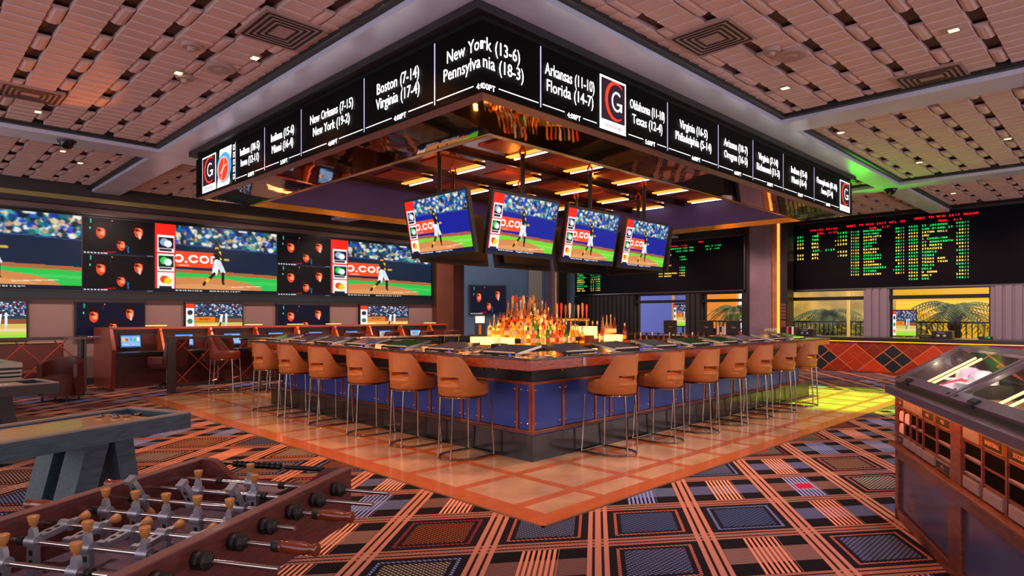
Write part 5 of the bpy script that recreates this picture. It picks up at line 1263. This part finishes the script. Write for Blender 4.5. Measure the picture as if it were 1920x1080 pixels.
t = thing('booth_bench', 'long brown booth bench with a pale top edge behind the left lattice', 'bench', (-2, 15.6, 0)); MB().box((0, 0, 0), (4.7, .5, .45)).build('seat', LEATHB, t, bevel=.03); MB().box((0, .5, 0), (4.7, .65, .98)).build('backrest', LEATHB, t, bevel=.03); MB().box((0, .49, .98), (4.7, .66, 1.01)).build('top_edge', mat('pale_edge', 'a88868', .4), t)
t = thing('drink_shelf', 'small round topped drink table beside the wooden end panel', 'table', (2.75, 14.6, 0)); MB().lathe([(.3, 1.1), (.3, 1.13)], 24).build('tabletop', mat('drink_top', '6c4440', .3), t); MB().tube([(0, 0, 0), (0, 0, 1.1)], .025, 8).build('post', DARK, t); MB().lathe([(.2, 0), (.18, .02)], 16).build('foot', DARK, t)
# ------------------------------------------------------------------ shuffleboard tables
SHF = mat('blue_grey_wood', '3c5060', .5, noise=.3, nscale=4, stretch=(2, 14, 14), ncol2='2c3c48'); SHR = mat('pale_rim', '8c7c70', .45); GUT = mat('gutter_felt', '1c1a1c', .9)
PLAY = mat('maple_board', 'c08c5c', .25, noise=.3, nscale=5, stretch=(1, 12, 12), ncol2='a06c44', coat=.3)
def shuffle(loc, rz, label, m_f, L=5.2):
    t = thing('shuffleboard_table', label, 'game table', loc, rz); W = .70; zt, zb = .80, .675
    MB().box((-L, 0, zb), (0, .05, zt - .012)).box((-L, W - .05, zb), (0, W, zt - .012)).box((-.05, .05, zb), (0, W - .05, zt - .012)).box((-L, .05, zb), (-L + .05, W - .05, zt - .012)).build('side_rails', m_f, t)
    MB().box((-L, 0, zt - .012), (0, .05, zt)).box((-L, W - .05, zt - .012), (0, W, zt)).box((-.05, .05, zt - .012), (0, W - .05, zt)).build('rim_cap', SHR, t)
    MB().box((-L + .05, .05, zb), (-.05, W - .05, zb + .02)).build('gutter', GUT, t)
    MB().box((-L + .2, .10, zb + .02), (-.24, W - .10, .783)).build('playing_board', PLAY, t, bevel=.004)
    for x0 in (-.62, -L + .9):
        for a, b, c, d in ((x0 - .12, x0 + .04, x0 - .30, x0 - .15), (x0 + .07, x0 + .21, x0 + .18, x0 + .31)):
            for ya, yb in ((.1, .3), (.42, .6)):
              vs = [(c, ya, 0), (d, ya, 0), (b, ya, zb), (a, ya, zb)]; vs += [(x, yb, z) for x, _, z in vs]
              MB().add(vs, [(0, 1, 2, 3), (7, 6, 5, 4), (0, 4, 5, 1), (1, 5, 6, 2), (2, 6, 7, 3), (3, 7, 4, 0)]).build('leg', m_f, t)
    return t
shuffle((1.71, 5.29, 0), R(22.3), 'long blue grey shuffleboard table with metal pucks at its right end', SHF)
shuffle((1.42, 8.72, 0), R(9), 'farther dark shuffleboard table at the left edge, without pucks', mat('dark_shuffle_wood', '2c2624', .5), 4.5)
pk = None; a0 = R(22.3)
for i, (x, y) in enumerate(((-.33, .42), (-.37, .34), (-.31, .30), (-.40, .47), (-.22, .30))):
    u = 1.71 + x * math.cos(a0) - y * math.sin(a0); v = 5.29 + x * math.sin(a0) + y * math.cos(a0)
    lb = 'chrome and blue shuffleboard puck, ' + ['middle of the cluster', 'left front of the cluster', 'front of the cluster', 'back of the cluster', 'apart at the right end of the board'][i]
    if pk is None:
        pk = thing('shuffleboard_puck', lb, 'puck', (u, v, .7835), 0, 'pucks on the near shuffleboard')
        MB().lathe([(.024, 0), (.027, .004), (.027, .016), (.021, .019)], 20).build('ring', CHROME, pk, smooth=True); MB().lathe([(.02, .019), (.017, .024)], 16).build('cap', mat('puck_blue', '282c5c', .3), pk)
    else: dup(pk, (u, v, .7835), 0, lb)
# ------------------------------------------------------------------ pool table
t = thing('pool_table', 'pool table with silver striped corner cut by the left photo edge', 'game table', (1.55, 12.4, 0), R(6))
MB().box((-2.6, 0, .74), (0, .14, .82)).box((-2.6, 1.3, .74), (0, 1.44, .82)).box((-.14, .14, .74), (0, 1.3, .82)).build('rails', mat('pool_rail', 'a8a090', .35, .3), t, bevel=.01); MB().box((-2.5, .1, .70), (-.1, 1.34, .785)).build('felt', mat('teal_felt', '1c5c50', .95), t)
mb = MB()
for i in range(4): mb.box((-2.58, .01 + .0, .50 + i * .06), (-.01, 1.43, .53 + i * .06))
mb.build('chrome_stripes', NICKEL, t); MB().box((-2.56, .03, .48), (-.03, 1.41, .74)).build('apron', BLK, t)
for a in (-2.4, -.3):
    for b in (.2, 1.1): MB().box((a, b, 0), (a + .18, b + .18, .48)).build('leg', BLK, t)

# ------------------------------------------------------------------ table football
FW = mat('football_cabinet', '6c3430', .4, noise=.3, nscale=5, stretch=(3, 3, 18), ncol2='50241f', coat=.2)
FT_ = mat('football_rim', '80504c', .35, noise=.2, nscale=6, coat=.3); FLD = mat('football_field', '705c70', .3, noise=.3, nscale=2, ncol2='3c2c30', coat=.3)
ft = thing('football_table', 'vintage wooden table football with steel rods in the left foreground', 'game table', (.589, 2.362, 0), R(31.1))
HW, HL, FZ, FB = .385, .75, .90, .665
MB().box((-HL, -HW, FB), (HL, -HW + .035, FZ - .008)).build('side_panel', FW, ft, bevel=.004); MB().box((-HL, HW - .035, FB), (HL, HW, FZ - .008)).build('side_panel', FW, ft, bevel=.004)
MB().box((-HL, -HW - .004, FZ - .008), (HL, -HW + .038, FZ)).box((-HL, HW - .038, FZ - .008), (HL, HW + .004, FZ)).build('rim', FT_, ft, bevel=.003)
def endwall(x0, x1):
    prof = []; N = 24
    for i in range(N + 1):
        y = -HW + .037 + (2 * HW - .074) * i / N; a = abs(y); s_ = min(1, max(0, (.30 - a) / .14)); s_ = s_ * s_ * (3 - 2 * s_); prof.append((y, FZ - .085 * s_))
    vs = []
    for x in (x0, x1):
        vs += [(x, y, FB) for y, z in prof] + [(x, y, z) for y, z in prof]
    n = len(prof); fs = []
    for i in range(n - 1):
        fs += [(i, n + i, n + i + 1, i + 1), (2*n + i, 2*n + i + 1, 3*n + i + 1, 3*n + i), (n + i, 3*n + i, 3*n + i + 1, n + i + 1)]
    MB().add(vs, fs).build('end_panel', FW, ft, smooth=30)
endwall(HL - .035, HL); endwall(-HL, -HL + .035)
MB().box((-HL + .03, -HW + .03, .70), (HL - .03, HW - .03, .715)).build('playing_field', FLD, ft)
MB().box((HL - .16, -.12, .716), (HL - .036, .12, .80)).box((-HL + .036, -.12, .716), (-HL + .16, .12, .80)).build('goal_box', mat('goal_dark', '241814', .6), ft, bevel=.004)
MB().box((HL - .17, -.13, .80), (HL - .03, .13, .812)).build('goal_rim', mat('football_rim2', '8c6c70', .3), ft)
MB().box((-.27, -HW + .03, 0), (.27, HW - .03, FB)).build('pedestal', FW, ft, bevel=.004); MB().box((-.72, -HW + .02, FB), (.72, HW - .02, FB + .02)).build('bottom_board', FW, ft)
mb = MB().tube([(HL + .02, -.30, .875), (HL + .02, .30, .875)], .006, 8)
for i in range(9): mb.lathe([(.010, 0), (.016, .006), (.016, .02), (.010, .026)], 12, M=TR(HL + .02, .22 - i * .028, .875, rx=R(90)))
mb.tube([(HL + .02, -.05, .875), (HL + .02, -.24, .875)], .011, 10).build('score_counter', mat('black_iron', '1c1c20', .3, .6), ft, smooth=True)
ROD = mat('steel_rod', 'd0c8c4', .14, 1); IRON = mat('cast_iron', '2c2826', .5, .5, bump=.3, bscale=60); MAN = mat('cast_aluminium', 'a8a6b0', .38, .7); CAP = mat('beech_cap', 'b87840', .4, noise=.25, nscale=20); HND = mat('turned_handle', '7c3014', .25, coat=.6, noise=.25, nscale=10); HOLE = mat('dark_hole', '0c0a0a', .7)
def man_mesh():
    mb = MB()
    prof = [(-.016, -.010), (.016, -.010), (.018, -.06), (.013, -.095), (-.013, -.095), (-.018, -.06)]
    # body plate in the local YZ plane, thickness along x
    def plate(pts, x0, x1, m=0):
        n = len(pts); vs = [(x0, y, z) for y, z in pts] + [(x1, y, z) for y, z in pts]
        mb.add(vs, [tuple(range(n - 1, -1, -1)), tuple(range(n, 2 * n))] + [(i, (i + 1) % n, n + (i + 1) % n, n + i) for i in range(n)], m)
    plate(prof, -.009, .009); plate([(-.015, .0), (.015, .0), (.012, .03), (.007, .045), (-.007, .045), (-.012, .03)], -.008, .008)
    plate([(-.014, -.095), (.014, -.095), (.014, -.112), (-.014, -.112)], -.016, .02)
    for z in (-.032, -.062): mb.box((-.0098, -.007, z - .008), (.0098, .007, z + .008), 1)
    mb.lathe([(.019, -.02), (.019, .02)], 14, M=TR(0, 0, 0, rx=R(90)))
    mb.lathe([(.007, .04), (.0065, .05), (.011, .054), (.0165, .076), (.0165, .080), (.014, .082)], 16, m=2)
    return mb
def rod(x, men, tilt, y0, y1, handle=None, idx=0):
    lb = None; r = bpy.data.objects.new('player_rod', None); COL.objects.link(r); r.parent = ft; r.location = (x, 0, .845)
    MB().tube([(0, y0, 0), (0, y1, 0)], .0078, 12).build('steel_bar', ROD, r, smooth=True)
    for y in men:
        m_ = man_mesh().build('player_figure', [MAN, HOLE, CAP], r, smooth=35); m_.location = (0, y, 0); m_.rotation_euler = (0, tilt, 0)
    for s_ in (-1, 1):
        mb = MB()
        for yy in ((max([abs(q) for q in men]) + .045 if len(men) > 1 else .15),):
            yy = min(yy, .30); mb.lathe([(.011, -.012), (.015, -.01), (.015, -.002), (.011, 0), (.015, .002), (.015, .01), (.011, .012)], 12, M=TR(0, s_ * yy, 0, rx=R(90)))
        mb.build('bumper', IRON, r, smooth=True)
    for s_ in (-1, 1):
        mb = MB(); mb.lathe([(.026, .0), (.03, .004), (.031, .014), (.026, .02), (.031, .026), (.031, .036), (.022, .042), (.018, .05), (.012, .052)], 20, M=TR(0, s_ * HW, 0, rx=R(90)) @ Matrix.Diagonal((.9, .9, 1.15, 1)))
        if s_ > 0: mb = MB().lathe([(.026, .0), (.03, .004), (.031, .014), (.026, .02), (.031, .026), (.031, .036), (.022, .042), (.012, .05)], 20, M=TR(0, HW, 0, rx=R(-90)) @ Matrix.Diagonal((.9, .9, 1.15, 1)))
        mb.build('bearing', IRON, r, smooth=35)
    if handle:
        y, d = handle
        pr = [(.010, 0), (.016, .004), (.018, .012), (.015, .018), (.0175, .022), (.019, .03), (.021, .055), (.020, .08), (.0165, .105), (.015, .118), (.02, .128), (.02, .136), (.014, .14)]
        MB().lathe(pr, 20, M=TR(0, y, 0, rx=R(90) if d < 0 else R(-90))).build('handle', HND, r, smooth=True)
        MB().lathe([(.018, -.014), (.019, -.008), (.018, .012)], 16, M=TR(0, y, 0, rx=R(90) if d < 0 else R(-90))).build('ferrule', IRON, r, smooth=True)
X0 = .594
rod(X0, (0.0,), 0, -.63, .50, None); rod(X0 - .153, (.13, -.13), 0.05, -.64, .46, (.44, 1)); rod(X0 - .306, (.25, .02, -.19), 2.6, -.53, .46, (-.50, -1))
rod(X0 - .459, (.26, .13, 0, -.13, -.26), 0, -.51, .58, (.48, 1)); rod(X0 - .613, (.26, .13, 0, -.13, -.26), 1.45, -.58, .56, (-.55, -1)); rod(X0 - .767, (.21, 0, -.21), 0, -.66, .56, (.47, 1)); rod(X0 - .92, (.13, -.13), 0, -.62, .52, (.47, 1)); rod(X0 - 1.07, (0.0,), 0, -.54, .52, None)

# ------------------------------------------------------------------ bet slip desk with sloped glass
DW = mat('cherry_desk', '70382a', .35, noise=.35, nscale=4, stretch=(3, 3, 16), ncol2='50241a', coat=.25)
TOPP = mat('plum_top', '5c4c58', .3, noise=.12, nscale=3, coat=.3); BLUP = mat('slate_inset', '3c4468', .3, noise=.3, nscale=2, coat=.2)
PLQ = mat('plaque_black', '141214', .4); PLB = mat('plaque_brass', 'e0b040', .3, .8); STL = mat('plaque_steel', 'a0989c', .35, .6); PRT = mat('plaque_print', 'd89870', .5)
dk = thing('bet_slip_desk', 'tall cherry wood desk with slip pigeonholes and sloped glass lids at the right edge', 'desk', (5.65, 1.47, 0), R(-152.3))
L = 2.9; D = 1.0
MB().box((.12, .06, .0), (L, D - .06, .56)).build('lower_body', DW, dk)
mb = MB()
for a, b in ((.12, .20), (1.27, 1.47), (2.62, 2.75)): mb.box((a, .03, .0), (b, .0601, .555))
mb.box((.12, .03, .46), (L, .0602, .555)).box((.12, .03, 0), (L, .0602, .075)); mb.build('lower_frame', DW, dk, bevel=.004)
MB().box((.21, .05, .085), (1.26, .0605, .45)).build('inset_panel', BLUP, dk); MB().box((1.48, .05, .085), (2.61, .0605, .45)).build('inset_panel', BLUP, dk)
MB().box((.09, -.01, .555), (L, .1, .575)).build('ledge', DW, dk, bevel=.004)
MB().box((.12, .052, .57), (L, D - .06, .939)).build('pigeonhole_back', mat('pigeonhole_black', '060506', .9, spec=.05), dk)  # near-black fill stands in for the shade inside the pigeonholes
colsA = [.17, .32, .465, .62, .753, 1.03, 1.31]; colsB = [1.47, 1.74, 2.03, 2.33, 2.75]
mb = MB()
for x in colsA: mb.box((x - .008, .04, .575), (x + .008, .056, .94))
for x in colsB: mb.box((x - .010, .04, .575), (x + .010, .056, .94))
mb.box((.12, .03, .575), (.17, .056, .94)).box((1.31, .03, .575), (1.47, .056, .94)).box((2.75, .03, .575), (L, .056, .94))
for z in (.66, .752, .845): mb.box((.17, .045, z - .006), (1.31, .056, z + .006)).box((1.47, .045, z - .006), (2.75, .056, z + .006))
mb.box((.17, .05, .851), (1.31, .06, .94)).box((1.47, .05, .851), (2.75, .06, .94)).box((.17, .05, .575), (1.31, .06, .654)).box((1.47, .05, .575), (2.75, .06, .654))
mb.build('pigeonholes', DW, dk)
def plaque(a, b, z0, z1, txt, brass=True, steel=False):
    mb = MB(); mb.box((a, .036, z0), (b, .0495, z1), 1).box((a + .006, .033, z0 + .006), (b - .006, .0365, z1 - .006), 0)
    if txt: text(mb, txt, (a + b) / 2, (z0 + z1) / 2 - .011, .032, 'c', m=2, y=.0325, sx=min(1, (b - a) * .75 / text_w(txt, .032)))
    mb.build('label_plate', [STL if steel else PLQ, PLB if brass else STL, PRT], dk)
ta = ['NBA', '', '', 'NHL', 'MLB']; sa = [(.175, .31), (.33, .455), (.475, .61), (.63, .745), (.765, .99), (1.045, 1.28)]
for (a, b), tx in zip(sa, ['NBA', '', '', '', 'NHL', 'MLB']): plaque(a, b, .862, .925, tx, True, not tx)
for (a, b), tx in zip(sa, ['MMA', '', '', '', '', 'NFL']): plaque(a, b, .585, .645, tx, False, not tx)
for (a, b), tx in zip(((1.49, 1.71), (1.77, 2.0), (2.07, 2.3), (2.36, 2.7)), ('', 'BASKETBALL', 'SOCCER', '')): plaque(a, b, .86, .928, tx, True, not tx); plaque(a, b, .583, .648, '', False, True)
# slips stacked in the pigeonholes
SLP = mat('bet_slips', 'd8b8b4', .7); ns = 0
for (x, z, w) in ((.245, .758, .10), (.39, .758, .10), (.245, .666, .10)):
    ns += 1; t = MB(); vs = []
    for k_ in range(11): w_ = PI * k_ / 10; vs.append((.05 * math.cos(w_), .075 * math.sin(w_) ** .7 if k_ not in (0, 10) else 0))
    t.prism(vs, 0, .03, M=TR(0, 0, 0, rx=R(90))); o = t.build('bet_slips', SLP); o.location = dk.matrix_basis @ Vector((x, .065, z)) ; o.rotation_euler = dk.rotation_euler
    tag(o, ['arched stack of pale slips in the upper row at the desk corner', 'arched stack of pale slips, second in the upper row', 'arched stack of pale slips in the lower row at the desk corner'][ns - 1], 'paper', 'slips in the pigeonholes')
mb = MB(); ns = 0
for (a, b, z) in ((1.06, 1.28, .758), (1.06, 1.28, .666), (1.5, 1.72, .758), (1.5, 1.72, .666), (2.06, 2.3, .758), (.50, .6, .758), (.65, .74, .758)):
    ns += 1; t = MB()
    for q in range(4): t.box((-(b - a) / 2 + .005 * q, 0, q * .003), ((b - a) / 2 - .004 * q, .012, q * .003 + .002), M=TR(0, 0, 0, rz=.02 * q))
    o = t.build('slip_sheets', mat('slip_white', '8c787c', .8)); o.location = Matrix.LocRotScale(dk.location, dk.rotation_euler, None) @ Vector(((a + b) / 2, .04, z)); o.rotation_euler = dk.rotation_euler
    tag(o, 'flat pale slips in the %s row of the desk, %s pigeonhole' % ('upper' if z > .7 else 'lower', {1.06: 'last of the left bay', 1.5: 'first of the right bay', 2.06: 'third of the right bay', .50: 'third of the left bay', .65: 'fourth of the left bay'}[a]), 'paper', 'slips in the pigeonholes')
for o in COL.objects:
    if o.name.startswith('bet_slips'):
        i = {'': 0, '1': 1, '2': 2}[o.name[9:].strip('.').lstrip('0')]; o.location = Matrix.LocRotScale(dk.location, dk.rotation_euler, None) @ Vector([(.245, .07, .758), (.39, .07, .758), (.245, .07, .666)][i])
MB().box((0, -.012, .94), (L, D + .07, 1.0)).build('top_slab', TOPP, dk, bevel=.006)
MB().box((.14, .015, .932), (L, .025, .939)).build('amber_strip', mat('amber_strip', 'ff9a20', .5, emit=3), dk)
# sloped glass lids
y0, z0, y1, z1 = .05, 1.055, .50, 1.325
sl = math.atan2(z1 - z0, y1 - y0); SLN = math.hypot(y1 - y0, z1 - z0)
for k_, (xa, xb) in enumerate(((.0, 1.195), (1.215, 2.41))):
    M = TR(xa, y0, z0, rx=sl); w = xb - xa; fr = .075; fr2 = .05
    MB().box((0, 0, -.03), (fr2, SLN, 0), M=M).box((w - fr2, 0, -.03), (w, SLN, 0), M=M).box((fr2, 0, -.03), (w - fr2, fr, 0), M=M).box((fr2, SLN - .03, -.03), (w - fr2, SLN, 0), M=M).build('lid_frame', TOPP, dk, bevel=.003)
    MB().box((fr2, fr, -.018), (w - fr2, SLN - .03, -.012), M=M).build('lid_glass', pane_mat('case_glass', .05) if 'case_glass' not in MATS else MATS['case_glass'], dk)
    MB().box((w * .28 - .055, .01, .0), (w * .28 + .055, .045, .012), M=M).box((w * .28 - .045, -.012, -.02), (w * .28 + .045, .01, .008), M=M).build('latch', BLK, dk, bevel=.003)
    for xx in (.05, w - .06): MB().box((xx - .015, .02, .0), (xx + .015, .035, .006), M=M).build('hinge_button', BLK, dk)
MB().box((.02, .07, 1.0), (L, .10, 1.03)).build('front_riser', mat('dark_green_edge', '243028', .4), dk)
vs = [(0, y0 + .01, 1.0), (0, .95, 1.0), (0, .95, 1.03), (0, y1, z1 - .03), (0, y0 + .01, z0 - .03)]
MB().add(vs + [(.02, y, z) for _, y, z in vs], [(0, 1, 2, 3, 4), (9, 8, 7, 6, 5)] + [(i, 5 + i, 5 + (i + 1) % 5, (i + 1) % 5) for i in range(5)]).build('case_end', TOPP, dk)
MB().box((0, y1, z1 - .035), (L, y1 + .13, z1 + .0)).build('ridge_shelf', TOPP, dk, bevel=.004)
MB().quad((0, y1 + .13, z1 - .01), (L, y1 + .13, z1 - .01), (L, .95, 1.03), (0, .95, 1.03)).build('rear_slope', TOPP, dk)
MB().box((.02, .08, 1.001), (L, .9, 1.008)).build('case_floor', mat('case_felt', '7c6440', .8), dk)
for x_ in (.40, .50, 1.60, 1.72): MB().tube([(x_, .13, 1.045), (x_, .47, 1.25)], .008, 8).build('light_tube', mat('case_tube', 'ffe090', .4, emit=1.6), dk)
# jersey and caps inside the case
JW = mat('jersey_white', 'f0f0f4', .7); JR = mat('jersey_red', 'd8303c', .7); JB = mat('jersey_blue', '2848b8', .7); JP = mat('cap_pink', 'e0a8b8', .7); JD = mat('cap_dark', '242028', .7)
Wd = Matrix.LocRotScale(dk.location, dk.rotation_euler, None)
def shoe_like(): pass
t = thing('jersey', 'white sports jersey with red and blue stripes folded in the glass case', 'jersey', tuple(Wd @ Vector((.66, .12, 1.01))), R(-152.3))
mb = MB(); N = 14; vs = []; fs = []; mi = []
for i in range(N + 1):
    for j in range(N + 1):
        x, y = (i / N - .5), j / N; vs.append((x * .42 * (1.15 - .35 * y), y * .30, .02 + .10 * y + .035 * math.sin(x * 9 + y * 2) * .4 + .03 * math.cos(x * 5)))
for i in range(N):
    for j in range(N):
        q = i / N; m_ = 0
        if i <= 1: m_ = 1
        elif abs(q - .62 - .3 * (j / N - .5)) < .06: m_ = 1
        elif abs(q - .8) < .04 and j < 5: m_ = 2
        mb.f.append((i*(N+1)+j, (i+1)*(N+1)+j, (i+1)*(N+1)+j+1, i*(N+1)+j+1)); mb.mi.append(m_)
mb.v = vs; o = mb.build('cloth', [JW, JR, JB], t, smooth=True); sm = o.modifiers.new('s', 'SOLIDIFY'); sm.thickness = .015
for i, (x, y) in enumerate(((.50, .40), (.78, .38))):
    t = thing('sports_cap', ['white and pink patterned cap at the left in the glass case', 'white and pink patterned cap at the right in the glass case'][i], 'cap', tuple(Wd @ Vector((x, y, 1.08 + .02))), R(-152.3))
    MB().lathe([(.085, 0), (.085, .03), (.07, .065), (.035, .085), (.0, .09)], 18, cap=False).build('crown', JW, t, smooth=True)
    mb = MB()
    for k_ in range(4): w = k_ * 1.4; mb.lathe([(.016, .0), (.014, .004)], 8, M=Matrix.Translation((.075 * math.cos(w), .075 * math.sin(w), .045)) @ Euler((0, R(70), w)).to_matrix().to_4x4(), m=k_ % 2)
    mb.build('print', [JP, JD], t); MB().prism([(.08 * math.cos(a_), .06 + .10 * math.sin(a_) * 1) for a_ in [PI * k_ / 10 for k_ in range(11)]], .0, .008, M=TR(0, .0, 0, rz=PI)).build('brim', JW, t)
tag(MB().box((-.2, -.15, 0), (.2, .15, .09)).build('display_block', mat('block_dark', '2c2420', .6)), 'dark block carrying the caps inside the glass case', 'block')
bo = [o for o in COL.objects if o.name == 'display_block'][0]; bo.location = Wd @ Vector((.66, .45, 1.009)); bo.rotation_euler = dk.rotation_euler
for x_ in (.25, 1.0, 1.6, 2.2): point(tuple(Wd @ Vector((x_, .40, 1.17))), 'ffe0b8', 1.4, .01)
q = Wd @ Vector((1.2, -.06, .925)); q2 = Wd @ Vector((1.2, .05, .7)); area(tuple(q), tuple(q2), 'ff8020', 5, 2.4, .03)
for o in list(bpy.data.objects):
    if o.type == 'MESH' and not o.data.materials: print('nomat', o.name)
